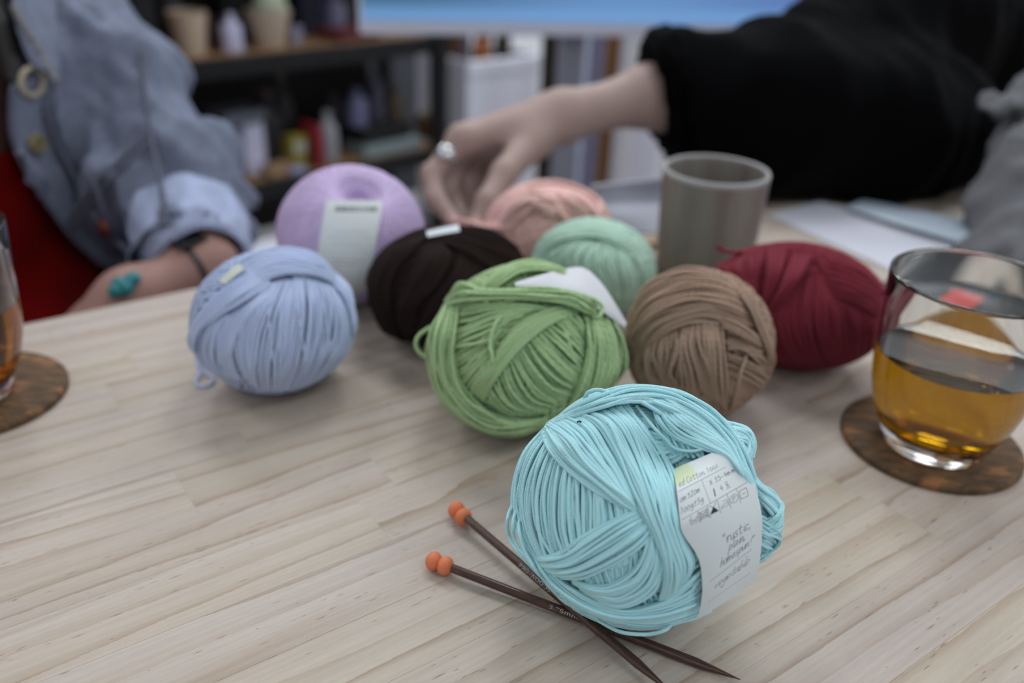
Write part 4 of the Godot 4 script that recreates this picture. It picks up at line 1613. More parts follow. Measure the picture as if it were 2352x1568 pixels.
# ---------------------------------------------------------------- the room behind
func px(p: Vector3) -> Vector2:
	var q := p - CO
	var z := q.dot(CF)
	return Vector2(1176.0 + FPX * q.dot(CR) / z, 784.0 - FPX * q.dot(CU) / z)


var RA: Vector3
var RD: Vector3
var RN: Vector3


# the point of a rack board (height y) that lies under photo column u, back metres behind the front edge
func rack_pt(u: float, y: float, back: float) -> Vector3:
	var lo := -2.0
	var hi := 3.0
	for i in 40:
		var mid := (lo + hi) / 2
		var p := RA + RD * mid + RN * back
		p.y = y
		if px(p).x < u:
			lo = mid
		else:
			hi = mid
	var p := RA + RD * lo + RN * back
	p.y = y
	return p


func shelf_item(called: String, label: String, cat: String, u: float, y: float, back: float, prof: Array, col: Color, lid := Color.TRANSPARENT) -> void:
	var p := rack_pt(u, y, back)
	var o := thing(called, label, cat, p)
	var m := MB.new()
	m.lathe(prof, 28, Transform3D(Basis.IDENTITY, p), Color.WHITE, 0.6)
	part("body", m, mat(col, 0.5), o)
	if lid.a > 0.0:
		var h: float = (prof[prof.size() - 1] as Vector2).y
		var r: float = (prof[prof.size() - 2] as Vector2).x
		m = MB.new()
		m.lathe([V(0, h), V(r + 0.001, h), V(r + 0.001, h + 0.014), V(r - 0.002, h + 0.016), V(0, h + 0.016)], 24, Transform3D(Basis.IDENTITY, p))
		part("lid", m, mat(lid, 0.4), o)


func shelf_box(called: String, label: String, cat: String, u: float, y: float, back: float, size: Vector3, col: Color, turn := 0.0, lean := 0.0, band_col := Color.TRANSPARENT) -> void:
	var p := rack_pt(u, y, back)
	var o := thing(called, label, cat, p)
	var b := Basis(RD, Vector3.UP, -RN) * Basis(Vector3.UP, deg_to_rad(turn)) * Basis(Vector3(0, 0, 1), deg_to_rad(lean))
	var up := absf(b.x.y) * size.x / 2 + absf(b.y.y) * size.y / 2 + absf(b.z.y) * size.z / 2
	var m := MB.new()
	m.box(Transform3D(b, p + Vector3(0, up, 0)), size, 0.0015)
	part("body", m, mat(col, 0.7), o)
	if band_col.a > 0.0:
		m = MB.new()
		m.box(Transform3D(b, p + Vector3(0, up, 0) + b * Vector3(0, size.y * 0.18, size.z / 2 + 0.0004)), Vector3(size.x * 0.8, size.y * 0.35, 0.0008))
		part("front_label", m, mat(band_col, 0.7), o)


func make_background() -> void:
	# black metal rack with wooden boards
	RA = on(345, 148, -0.12)
	var rb := on(1008, 80, -0.12)
	RD = (rb - RA).normalized()
	RN = Vector3(RD.z, 0, -RD.x)
	if RN.dot(CF) < 0:
		RN = -RN
	var long := RA.distance_to(rb)
	var black := mat(Color(0.045, 0.047, 0.055), 0.55, 0.2)
	var board_mat := mat(Color.WHITE, 0.6)
	var im := Image.create(256, 64, false, Image.FORMAT_RGB8)
	for y in 64:
		for x in 256:
			var s := nz.get_noise_2d(x * 0.02, y * 0.22 + 10.0)
			im.set_pixel(x, y, Color(0.60, 0.47, 0.31).lerp(Color(0.47, 0.35, 0.22), clampf(0.5 + s, 0, 1)))
	board_mat.albedo_texture = img_tex(im)
	board_mat.uv1_scale = Vector3(4, 4, 1)
	var base := RA
	base.y = 0
	var rack := thing("storage_rack", "black metal storage rack with wooden boards behind the person in denim", "rack", base)
	var bas := Basis(RD, Vector3.UP, -RN)
	var deep := 0.27
	var y1 := T - 0.12
	var y2 := T - 0.434
	for y in [y2 - 0.27, y2, y1, y1 + 0.33, y1 + 0.66]:
		var c: Vector3 = RA + RD * (long / 2) + RN * (deep / 2)
		c.y = y - 0.008
		var m := MB.new()
		m.box(Transform3D(bas, c), Vector3(long - 0.01, 0.016, deep - 0.02), 0.001, Color.WHITE, 1.0)
		part("board", m, board_mat, rack, "wooden shelf board")
		for bk in [0.0, deep]:
			c = RA + RD * (long / 2) + RN * bk
			c.y = y - 0.024
			m = MB.new()
			m.box(Transform3D(bas, c), Vector3(long, 0.045, 0.012), 0.001)
			part("beam", m, black, rack)
		for s in [0.0, long]:
			c = RA + RD * s + RN * (deep / 2)
			c.y = y - 0.024
			m = MB.new()
			m.box(Transform3D(bas, c), Vector3(0.012, 0.04, deep), 0.001)
			part("end_beam", m, black, rack)
	for s in [0.0, long]:
		for bk in [0.0, deep]:
			var c: Vector3 = RA + RD * s + RN * bk
			c.y = 0.72
			var m := MB.new()
			m.box(Transform3D(bas, c), Vector3(0.042, 1.44, 0.035), 0.002)
			part("post", m, black, rack)
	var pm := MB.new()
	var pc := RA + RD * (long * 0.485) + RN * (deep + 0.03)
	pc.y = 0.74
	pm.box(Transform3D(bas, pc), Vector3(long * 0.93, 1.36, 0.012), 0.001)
	part("shade_panel", pm, mat(Color(0.17, 0.165, 0.165), 0.8), rack, "charcoal sheet added for the dark shade behind the rack")  # added dark sheet standing in for the shade behind the rack

	var cup := func(r: float, h: float, taper: float) -> Array:
		return [V(0, 0), V(r * taper, 0), V(r * (taper * 0.5 + 0.5), h * 0.55), V(r, h), V(r - 0.004, h), V(r * taper - 0.003, 0.008), V(0, 0.008)]
	var bottle := func(r: float, h: float) -> Array:
		return [V(0, 0), V(r, 0), V(r, h * 0.62), V(r * 0.85, h * 0.72), V(r * 0.4, h * 0.82), V(r * 0.4, h), V(0, h)]
	# upper board
	shelf_item("plant_pot", "beige tapered pot on the upper rack board beside the white jar", "pot", 440, y1, 0.07, cup.call(0.046, 0.095, 0.72), Color(0.76, 0.67, 0.58))
	shelf_item("jar", "small white jar between the two beige pots on the upper board", "jar", 537, y1, 0.06, bottle.call(0.024, 0.085), Color(0.76, 0.75, 0.85))
	shelf_item("jar", "small dark red jar beside the white jar on the upper board", "jar", 503, y1, 0.09, bottle.call(0.02, 0.075), Color(0.22, 0.10, 0.10))
	shelf_item("plant_pot", "beige pot holding a pale round cactus on the upper board", "pot", 622, y1, 0.07, cup.call(0.056, 0.085, 0.62), Color(0.75, 0.67, 0.59))
	shelf_item("cactus", "pale green round cactus standing in the beige pot", "plant", 626, y1 + 0.03, 0.07, [V(0, 0), V(0.03, 0.004), V(0.043, 0.03), V(0.043, 0.06), V(0.033, 0.09), V(0.015, 0.105), V(0, 0.108)], Color(0.66, 0.68, 0.58))
	shelf_box("tag", "small white card leaning beside the cactus pot", "card", 683, y1, 0.06, Vector3(0.03, 0.045, 0.008), Color(0.55, 0.55, 0.62))
	shelf_box("box", "navy blue box at the back of the upper board", "box", 706, y1, 0.19, Vector3(0.07, 0.12, 0.06), Color(0.05, 0.05, 0.16))
	shelf_item("jar", "lavender grey jar near the red book on the upper board", "jar", 768, y1, 0.19, bottle.call(0.034, 0.10), Color(0.45, 0.44, 0.55))
	shelf_box("book", "dark red book lying flat on the upper board", "book", 800, y1, 0.08, Vector3(0.14, 0.025, 0.10), Color(0.36, 0.13, 0.13), 8)
	shelf_box("box", "black box in the corner of the upper board", "box", 560, y1, 0.2, Vector3(0.14, 0.15, 0.08), Color(0.04, 0.04, 0.045))
	shelf_item("bottle", "grey bottle behind the beige pot on the upper board", "bottle", 402, y1, 0.19, bottle.call(0.03, 0.17), Color(0.22, 0.22, 0.24))
	# lower board
	shelf_box("paper_box", "white paper box leaning at the end of the lower board", "box", 506, y2, 0.09, Vector3(0.072, 0.13, 0.07), Color(0.76, 0.75, 0.84), 0, 0, Color(0.68, 0.38, 0.27))
	shelf_box("paper_box", "bright white paper box beside the dark bottles", "box", 580, y2, 0.10, Vector3(0.056, 0.135, 0.06), Color(0.84, 0.83, 0.92), 0, 0, Color(0.78, 0.78, 0.86))
	shelf_box("tray", "grey tray resting across the white paper boxes", "tray", 540, y2 + 0.1355, 0.11, Vector3(0.115, 0.03, 0.11), Color(0.36, 0.38, 0.42), 4)
	for e in [[628, 0.10, 0.032, 0.19, "tall black bottle beside the bright white box"], [655, 0.15, 0.036, 0.22, "tall black bottle behind the leaning yellow box"], [845, 0.21, 0.036, 0.21, "tall black bottle behind the grey jars"]]:
		shelf_item("bottle", e[4], "bottle", e[0], y2, e[1], bottle.call(e[2], e[3]), Color(0.055, 0.05, 0.055), Color(0.30, 0.20, 0.18))
	shelf_box("carton", "yellow and white carton next to the red book on the lower board", "carton", 682, y2, 0.06, Vector3(0.05, 0.085, 0.04), Color(0.56, 0.50, 0.16), 8, -4, Color(0.66, 0.67, 0.62))
	shelf_box("book", "red book standing on the lower board against the white bottle", "book", 719, y2, 0.06, Vector3(0.018, 0.11, 0.09), Color(0.58, 0.13, 0.16), 0, 0)
	shelf_item("bottle", "pale grey bottle beside the red book on the lower board", "bottle", 757, y2, 0.065, bottle.call(0.026, 0.135), Color(0.60, 0.60, 0.62))
	shelf_box("paper_stack", "stack of pale teal paper lying on the lower board", "paper", 876, y2, 0.075, Vector3(0.19, 0.034, 0.12), Color(0.52, 0.57, 0.57), 0)
	shelf_box("tray", "black tray lying on the stack of pale teal paper", "tray", 868, y2 + 0.0345, 0.08, Vector3(0.17, 0.045, 0.10), Color(0.035, 0.035, 0.04), 3)
	shelf_item("jar", "lavender jar standing in the black tray", "jar", 822, y2 + 0.08, 0.08, bottle.call(0.030, 0.10), Color(0.40, 0.40, 0.52))
	shelf_item("jar", "grey glass jar standing in the middle of the black tray", "jar", 866, y2 + 0.08, 0.10, bottle.call(0.024, 0.13), Color(0.30, 0.30, 0.35))
	shelf_item("jar", "brown jar standing in the black tray", "jar", 910, y2 + 0.08, 0.075, bottle.call(0.022, 0.09), Color(0.30, 0.25, 0.18))
	shelf_item("jar", "dark grey jar behind the pale grey bottle", "jar", 770, y2, 0.18, bottle.call(0.034, 0.15), Color(0.20, 0.20, 0.23))
	shelf_box("block", "crumpled beige packet at the front of the lower board", "packet", 637, y2, 0.03, Vector3(0.075, 0.03, 0.04), Color(0.60, 0.48, 0.36), 14)
	shelf_box("card", "small pale blue card at the front edge of the lower board", "card", 683, y2, 0.016, Vector3(0.045, 0.016, 0.03), Color(0.60, 0.60, 0.72), -8)
	shelf_box("block", "small brown wooden block at the end of the lower board", "block", 986, y2, 0.09, Vector3(0.045, 0.07, 0.07), Color(0.42, 0.32, 0.24), 5)

	# white box on the floor between the rack and the table
	var wb := on(640, 500, -0.17) + RN * 0.13
	wb.y = 0.0
	var wbo := thing("storage_box", "white storage box standing on the floor between the rack and the lilac ball", "box", wb)
	var wbm := MB.new()
	wbm.box(Transform3D(bas, wb + Vector3(0, (T - 0.31) / 2 - 0.015, 0)), Vector3(0.30, T - 0.34, 0.26), 0.006)
	part("body", wbm, mat(Color(0.74, 0.74, 0.78), 0.6), wbo)
	wbm = MB.new()
	wbm.box(Transform3D(bas, wb + Vector3(0, T - 0.325, 0)), Vector3(0.315, 0.03, 0.275), 0.006)
	part("lid", wbm, mat(Color(0.74, 0.74, 0.78), 0.6), wbo)

	# wooden cabinet at the left of the rack
	var cc := RA - RD * 0.36 + RN * 0.2
	cc.y = 0.0
	var cab := thing("cabinet", "plain wooden cabinet standing beside the black rack", "cabinet", cc)
	var m := MB.new()
	m.box(Transform3D(bas, cc + Vector3(0, 0.7, 0)), Vector3(0.6, 1.4, 0.4), 0.003)
	part("body", m, board_mat, cab)
	for s in [-1, 1]:
		m = MB.new()
		m.box(Transform3D(bas, cc + Vector3(0, 0.7, 0) + RD * (0.147 * s) - RN * 0.207), Vector3(0.285, 1.34, 0.014), 0.002)
		var d := part("door", m, board_mat, cab)
		m = MB.new()
		m.box(Transform3D(bas, cc + Vector3(0, 0.78, 0) + RD * (0.035 * s) - RN * 0.222), Vector3(0.012, 0.12, 0.016), 0.002)
		part("handle", m, black, d)

	# display on a stand
	var sl := on(826, 80, 0.018)
	var sr := on(1862, 88, 0.018)
	var sd := (sr - sl).normalized()
	var sn := Vector3(-sd.z, 0, sd.x)
	if sn.dot(CF) > 0:
		sn = -sn
	var wide := sl.distance_to(sr)
	var tall := wide * 0.58
	var sb := Basis(sd, Vector3.UP, sn)
	var mid := (sl + sr) / 2
	var tv := thing("display_screen", "wide blue glowing screen with a pale grey lower bezel on a stand", "screen", Vector3(mid.x, 0, mid.z))
	m = MB.new()
	m.box(Transform3D(sb, mid + Vector3(0, tall / 2, 0) - sn * 0.02), Vector3(wide, tall, 0.04), 0.004)
	part("housing", m, mat(Color(0.88, 0.88, 0.94), 0.5), tv)
	var bez := 0.024
	var sim := Image.create(256, 128, false, Image.FORMAT_RGB8)
	for y in 128:
		for x in 256:
			var fx := x / 255.0
			var fy := y / 127.0
			var c := Color(0.27, 0.42, 0.56).lerp(Color(0.40, 0.56, 0.76), smoothstep(0.0, 0.55, fx)).lerp(Color(0.34, 0.47, 0.69), smoothstep(0.62, 1.0, fx))
			c = c.lerp(Color(0.45, 0.62, 0.82), smoothstep(0.93, 0.975, fy) * 0.8)
			sim.set_pixel(x, y, c)
	var glow := StandardMaterial3D.new()
	glow.albedo_color = Color(0.02, 0.02, 0.03)
	glow.roughness = 0.3
	glow.emission_enabled = true
	glow.emission = Color.WHITE
	glow.emission_operator = BaseMaterial3D.EMISSION_OP_MULTIPLY
	glow.emission_texture = img_tex(sim)
	glow.emission_energy_multiplier = 1.6
	m = MB.new()
	var f := mid + sn * 0.0008
	var hw := wide / 2 - 0.006
	m.flat([f - sd * hw + Vector3(0, tall - 0.008, 0), f + sd * hw + Vector3(0, tall - 0.008, 0), f + sd * hw + Vector3(0, bez, 0), f - sd * hw + Vector3(0, bez, 0)], sn)
	part("screen_panel", m, glow, tv, "blue glowing screen")
	var sl_light := AreaLight3D.new()
	sl_light.name = "screen_light"
	sl_light.area_size = Vector2(wide - 0.02, tall - 0.04)
	sl_light.light_color = Color(0.62, 0.78, 1.0)
	sl_light.light_energy = 0.02
	sl_light.area_normalize_energy = true
	sl_light.shadow_enabled = true
	tv.add_child(sl_light)
	sl_light.transform = Transform3D(Basis(-sd, Vector3.UP, sn) * Basis(Vector3.UP, PI), f - Vector3(mid.x, 0, mid.z) + Vector3(0, tall / 2, 0) + sn * 0.004)
	sl_light.transform.basis = Basis(sd, Vector3.UP, sn) * Basis(Vector3.UP, PI)
	m = MB.new()
	var pole := mid - sd * 0.03 - sn * 0.06
	pole.y = 0.5
	m.box(Transform3D(sb, pole), Vector3(0.05, 1.0, 0.035), 0.004)
	part("pole", m, mat(Color(0.60, 0.60, 0.65), 0.45, 0.2), tv)
	m = MB.new()
	pole.y = 0.015
	m.box(Transform3D(sb, pole), Vector3(0.5, 0.03, 0.36), 0.008)
	part("base", m, mat(Color(0.60, 0.60, 0.65), 0.45, 0.2), tv)

	# white open bin with odds and ends
	var b0 := on(1076, 142, -0.20)
	var b1 := on(1238, 124, -0.20)
	var b2 := on(1026, 122, -0.20)
	var bd := (b1 - b0).normalized()
	var bw := b0.distance_to(b1)
	var bn := Vector3(bd.z, 0, -bd.x)
	if bn.dot(CF) < 0:
		bn = -bn
	var bl := 0.26
	var hb := T - 0.20
	var bb := Basis(bd, Vector3.UP, -bn)
	var bc := b0 + bd * (bw / 2) + bn * (bl / 2)
	bc.y = 0
	var bin := thing("white_bin", "tall white open bin standing behind the reaching hand", "bin", bc)
	var wm := mat(Color(0.94, 0.94, 0.98), 0.6)
	for w in [[bd * 0.0 - bn * (bl / 2), Vector3(bw, hb, 0.006)], [bn * (bl / 2), Vector3(bw, hb, 0.006)], [bd * (bw / 2), Vector3(0.006, hb, bl)], [-bd * (bw / 2), Vector3(0.006, hb, bl)]]:
		m = MB.new()
		m.box(Transform3D(bb, bc + w[0] + Vector3(0, hb / 2, 0)), w[1], 0.001)
		part("side_panel", m, wm, bin)
	m = MB.new()
	m.box(Transform3D(bb, bc + Vector3(0, 0.006, 0)), Vector3(bw, 0.012, bl), 0.001)
	part("bottom_panel", m, wm, bin)
	m = MB.new()
	m.box(Transform3D(bb, bc - bn * (bl / 2 + 0.005) + Vector3(0, hb - 0.02, 0)), Vector3(bw + 0.012, 0.04, 0.01), 0.002)
	part("rim", m, wm, bin)
	var scraps := [[-0.06, 0.05, 0.10, Color(0.30, 0.17, 0.06), "brown offcut standing in the white bin beside the orange one"], [-0.01, -0.03, 0.05, Color(0.62, 0.36, 0.16), "orange wooden offcut standing in the white bin"], [0.05, 0.04, 0.11, Color(0.13, 0.10, 0.07), "dark brown offcut standing in the white bin"], [0.08, -0.02, 0.09, Color(0.20, 0.15, 0.09), "short umber offcut at the side of the white bin"], [0.0, 0.08, 0.13, Color(0.40, 0.39, 0.42), "grey offcut standing at the back of the white bin"]]
	for s in scraps:
		var p := bc + bd * float(s[0]) + bn * float(s[1])
		var so := thing("offcut", s[4], "wood offcut", p + Vector3(0, 0.012, 0))
		m = MB.new()
		var hh: float = hb - 0.012 + s[2] * 0.7
		m.box(Transform3D(bb * Basis(Vector3.UP, 0.3), p + Vector3(0, 0.012 + hh / 2, 0)), Vector3(0.05, hh, 0.03), 0.002)
		part("board", m, mat(s[3], 0.8), so)

	# boards and rolls leaning at the back, behind the arm
	var stand := [
		["board", "dark brown board standing beside the white bin", "board", 1262, 2.45, 0.05, Color(0.13, 0.09, 0.05)],  # dark strip put in for the dark gap beside the bin
		["board", "narrow ochre board standing beside the dark brown board", "board", 1288, 2.48, 0.03, Color(0.40, 0.27, 0.09)],
		["paper_roll", "pale blue-grey paper roll standing beside the ochre board", "paper roll", 1322, 2.42, 0.065, Color(0.72, 0.74, 0.83)],
		["paper_roll", "purple-grey paper roll standing between the pale rolls", "paper roll", 1366, 2.5, 0.05, Color(0.50, 0.49, 0.57)],
		["board", "wide ochre cardboard sheet standing behind the reaching arm", "board", 1404, 2.56, 0.06, Color(0.50, 0.33, 0.10)],
		["paper_roll", "off-white paper roll standing behind the black cuff", "paper roll", 1440, 2.44, 0.05, Color(0.76, 0.75, 0.76)],
		["board", "white foam board standing behind the grey cup", "board", 1492, 2.5, 0.10, Color(0.80, 0.79, 0.83)],
		["board", "pale grey foam board standing behind the black sleeve", "board", 1590, 2.55, 0.12, Color(0.74, 0.74, 0.80)]]
	stand.append(["board", "mid grey foam board standing behind the end of the black rack", "board", 925, 3.0, 0.22, Color(0.34, 0.35, 0.37)])  # added grey sheet standing in for the shaded wall past the rack
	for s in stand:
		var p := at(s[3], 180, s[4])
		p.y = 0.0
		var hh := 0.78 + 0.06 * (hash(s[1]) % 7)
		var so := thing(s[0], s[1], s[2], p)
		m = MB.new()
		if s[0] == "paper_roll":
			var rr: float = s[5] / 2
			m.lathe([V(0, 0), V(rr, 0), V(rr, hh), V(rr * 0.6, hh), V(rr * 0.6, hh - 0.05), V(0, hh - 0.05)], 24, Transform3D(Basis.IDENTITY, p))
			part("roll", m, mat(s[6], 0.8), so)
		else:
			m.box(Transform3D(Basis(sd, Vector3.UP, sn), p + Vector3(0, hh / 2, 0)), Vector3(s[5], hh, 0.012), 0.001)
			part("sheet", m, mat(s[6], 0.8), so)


# ---------------------------------------------------------------- people
func bone(a: Vector3, b: Vector3, ra: float, rb: float, k := 0.02, fl := Vector3.ZERO, ff := 1.0) -> Array:
	return [a, b, ra, rb, k, fl, ff]


# one smooth skin round a list of bones (tapered capsules), meshed as surface nets
func sdf_mesh(bones: Array, cell: float) -> MB:
	var lo := Vector3(1e9, 1e9, 1e9)
	var hi := -lo
	for b in bones:
		var r: float = maxf(b[2], b[3]) + b[4] * 0.5 + cell * 2.0
		for e in 2:
			lo = lo.min(b[e] - Vector3.ONE * r)
			hi = hi.max(b[e] + Vector3.ONE * r)
	var nx := int((hi.x - lo.x) / cell) + 2
	var ny := int((hi.y - lo.y) / cell) + 2
	var nzc := int((hi.z - lo.z) / cell) + 2
	var f := PackedFloat32Array()
	f.resize(nx * ny * nzc)
	f.fill(1.0)
	for b in bones:
		var a: Vector3 = b[0]
		var d: Vector3 = b[1] - b[0]
		var ra: float = b[2]
		var rb: float = b[3]
		var k: float = b[4]
		var fl: Vector3 = b[5]
		var ff: float = b[6] - 1.0
		var flat := fl != Vector3.ZERO
		if flat:
			d += fl * (d.dot(fl) * ff)
		var dd := maxf(d.length_squared(), 1e-9)
		var r: float = maxf(ra, rb) + k + cell * 2.0
		var l: Vector3 = ((b[0] as Vector3).min(b[1]) - Vector3.ONE * r - lo) / cell
		var h: Vector3 = ((b[0] as Vector3).max(b[1]) + Vector3.ONE * r - lo) / cell
		for z in range(maxi(0, int(l.z)), mini(nzc, int(h.z) + 1)):
			for y in range(maxi(0, int(l.y)), mini(ny, int(h.y) + 1)):
				var at_ := (z * ny + y) * nx
				for x in range(maxi(0, int(l.x)), mini(nx, int(h.x) + 1)):
					var p := lo + Vector3(x, y, z) * cell - a
					if flat:
						p += fl * (p.dot(fl) * ff)
					var t := clampf(p.dot(d) / dd, 0.0, 1.0)
					var s := (p - d * t).length() - lerpf(ra, rb, t)
					var o := f[at_ + x]
					var hh := maxf(k - absf(o - s), 0.0) / k
					f[at_ + x] = minf(o, s) - hh * hh * k * 0.25
	var m := MB.new()
	var id := PackedInt32Array()
	id.resize(f.size())
	id.fill(-1)
	var off := [0, 1, nx, nx + 1, nx * ny, nx * ny + 1, nx * ny + nx, nx * ny + nx + 1]
	var edges := [[0, 1], [2, 3], [4, 5], [6, 7], [0, 2], [1, 3], [4, 6], [5, 7], [0, 4], [1, 5], [2, 6], [3, 7]]
	var cor := [Vector3(0, 0, 0), Vector3(1, 0, 0), Vector3(0, 1, 0), Vector3(1, 1, 0), Vector3(0, 0, 1), Vector3(1, 0, 1), Vector3(0, 1, 1), Vector3(1, 1, 1)]
	for z in nzc - 1:
		for y in ny - 1:
			var row := (z * ny + y) * nx
			for x in nx - 1:
				var i := row + x
				var inside := 0
				for o in off:
					if f[i + o] < 0.0:
						inside += 1
				if inside == 0 or inside == 8:
					continue
				var sum := Vector3.ZERO
				var cnt := 0
				for e in edges:
					var fa := f[i + off[e[0]]]
					var fb := f[i + off[e[1]]]
					if (fa < 0.0) != (fb < 0.0):
						sum += (cor[e[0]] as Vector3).lerp(cor[e[1]], fa / (fa - fb))
						cnt += 1
				var p := lo + (Vector3(x, y, z) + sum / cnt) * cell
				id[i] = m.vert(p, Vector3.UP, Vector2(p.x + p.z, p.y))
	var sx := 1
	var sy := nx
	var sz := nx * ny
	for z in range(1, nzc - 1):
		for y in range(1, ny - 1):
			for x in range(1, nx - 1):
				var i := (z * ny + y) * nx + x
				var fi := f[i] < 0.0
				for ax in 3:
					var st: int = [sx, sy, sz][ax]
					if (f[i + st] < 0.0) == fi:
						continue
					var u: int = [sy, sz, sx][ax]
					var w: int = [sz, sx, sy][ax]
					var a := id[i]
					var b := id[i - u]
					var c := id[i - u - w]
					var d := id[i - w]
					if a < 0 or b < 0 or c < 0 or d < 0:
						continue
					if fi:
						for q in [a, b, c, a, c, d]:
							m.ix.append(q)
					else:
						for q in [a, c, b, a, d, c]:
							m.ix.append(q)
	m.smooth()
	return m


func sdf(bones: Array, p0: Vector3) -> float:
	var o := 1.0
	for b in bones:
		var d: Vector3 = b[1] - b[0]
		var p: Vector3 = p0 - b[0]
		var fl: Vector3 = b[5]
		if fl != Vector3.ZERO:
			d += fl * (d.dot(fl) * (b[6] - 1.0))
			p += fl * (p.dot(fl) * (b[6] - 1.0))
		var t := clampf(p.dot(d) / maxf(d.length_squared(), 1e-9), 0, 1)
		var s := (p - d * t).length() - lerpf(b[2], b[3], t)
		var k: float = b[4]
		var hh := maxf(k - absf(o - s), 0.0) / k
		o = minf(o, s) - hh * hh * k * 0.25
	return o


# where the sight line through a pixel meets the skin of the bones
func meet(bones: Array, u: float, v: float, lift := 0.0, t0 := 0.5) -> Vector3:
	var d := ray(u, v)
	var t := t0
	var best := t0
	var least := 1e9
	for i in 120:
		var s := sdf(bones, CO + d * t) - lift
		if s < least:
			least = s
			best = t
		if s < 0.0004:
			return CO + d * t
		t += clampf(s * 0.7, 0.0008, 0.05)
		if t > 1.6:
			break
	return CO + d * best


func fold(m: MB, amp: float, along: Vector3, across: Vector3, fr: float, sd := 0) -> void:
	# cloth folds: long ridges that run along one way
	var q := FastNoiseLite.new()
	q.seed = 40 + sd
	q.frequency = 1.0
	q.fractal_octaves = 2
	var third := along.cross(across).normalized()
	for i in m.v.size():
		var p := m.v[i]
		var s := q.get_noise_3d(p.dot(along) * fr * 0.22, p.dot(across) * fr, p.dot(third) * fr * 0.5)
		m.v[i] += m.n[i] * (amp * (s * 2.0 - absf(s) * 0.6))
	m.smooth()


func cut(m: MB, keep: Callable) -> void:
	var out := PackedInt32Array()
	for i in range(0, m.ix.size(), 3):
		if keep.call((m.v[m.ix[i]] + m.v[m.ix[i + 1]] + m.v[m.ix[i + 2]]) / 3.0):
			out.append(m.ix[i])
			out.append(m.ix[i + 1])
			out.append(m.ix[i + 2])
	m.ix = out


func cloth_tube(pts: Array, rad: float, n := 6) -> MB:
	var m := MB.new()
	var c := PackedVector3Array()
	for p in pts:
		c.append(p)
	m.tube(spline(c, 6), PackedFloat32Array([rad]), n, 300.0)
	return m


func hand_bones(wrist: Vector3, fingers: Array, palm_k := 0.012) -> Array:
	# fingers: arrays of joints from knuckle to tip, thumb first; radii shrink to the tip
	var out := []
	var i := 0
	for f in fingers:
		var r0: float = 0.0108 if i == 0 else [0.0095, 0.0096, 0.0090, 0.0080][i - 1]
		if i > 0:
			out.append(bone(wrist, f[0], 0.017, 0.0112, 0.014))
		else:
			out.append(bone(wrist, f[0], 0.018, 0.0125, 0.014))
		for j in f.size() - 1:
			var a: float = 1.0 - 0.14 * j
			out.append(bone(f[j], f[j + 1], r0 * a * (1.12 if j == 0 else 1.0), r0 * (a - 0.13), 0.006))
		i += 1
	return out


func head_bones(c: Vector3, face: Vector3) -> Array:
	# c centre of the skull, face the way it looks
	var side := face.cross(Vector3.UP).normalized()
	var up := Vector3.UP
	return [
		bone(c + up * 0.03 - face * 0.012, c + up * 0.03 + face * 0.012, 0.082, 0.078, 0.03),
		bone(c - up * 0.02 + face * 0.03, c - up * 0.085 + face * 0.055, 0.062, 0.030, 0.03),
		bone(c - up * 0.005 + face * 0.088, c - up * 0.035 + face * 0.104, 0.008, 0.012, 0.012),
		bone(c - up * 0.062 + face * 0.085 - side * 0.016, c - up * 0.062 + face * 0.085 + side * 0.016, 0.006, 0.006, 0.008),
		bone(c - up * 0.01 + side * 0.078, c - up * 0.035 + side * 0.076, 0.012, 0.008, 0.008),
		bone(c - up * 0.01 - side * 0.078, c - up * 0.035 - side * 0.076, 0.012, 0.008, 0.008),
		bone(c + up * 0.02 + face * 0.082 - side * 0.03, c + up * 0.02 + face * 0.082 + side * 0.03, 0.008, 0.008, 0.012)]


func add_eyes(o: Node3D, c: Vector3, face: Vector3, iris: Color) -> void:
	var side := face.cross(Vector3.UP).normalized()
	for s in [-1, 1]:
		var m := MB.new()
		var prof := []
		for j in 9:
			prof.append(V(maxf(0.0, sin(PI * j / 8.0)) * 0.0115, -cos(PI * j / 8.0) * 0.0115))
		var p: Vector3 = c + face * 0.0765 + side * (0.031 * s) + Vector3(0, 0.002, 0)
		m.lathe(prof, 16, facing(face, p))
		var e := part("eye", m, mat(Color(0.85, 0.84, 0.82), 0.2), o)
		m = MB.new()
		m.lathe([V(0, 0.0118), V(0.003, 0.0116), V(0.0052, 0.0108), V(0.0054, 0.0100)], 14, facing(face, p))
		part("iris", m, mat(iris, 0.2), e)


func stool(where: Vector3, h: float, label: String) -> void:
	where.y = 0
	var o := thing("stool", label, "stool", where, "stools at the table")
	var wm := mat(Color(0.50, 0.38, 0.25), 0.6)
	var m := MB.new()
	m.lathe([V(0, h - 0.03), V(0.155, h - 0.03), V(0.165, h - 0.022), V(0.165, h - 0.008), V(0.155, h), V(0, h)], 36, Transform3D(Basis.IDENTITY, where))
	part("seat", m, wm, o)
	for i in 4:
		var a := TAU * (i + 0.5) / 4
		var d := Vector3(cos(a), 0, sin(a))
		m = MB.new()
		m.tube(PackedVector3Array([where + d * 0.17, where + d * 0.11 + Vector3(0, h - 0.03, 0)]), PackedFloat32Array([0.014]), 10)
		part("leg", m, wm, o)


func make_people() -> void:
	make_denim_person()
	make_black_person()


func skin_mat(col: Color) -> StandardMaterial3D:
	var m := mat(col, 0.55, 0.0, 0.4)
	m.subsurf_scatter_enabled = true
	m.subsurf_scatter_strength = 0.12
	return m


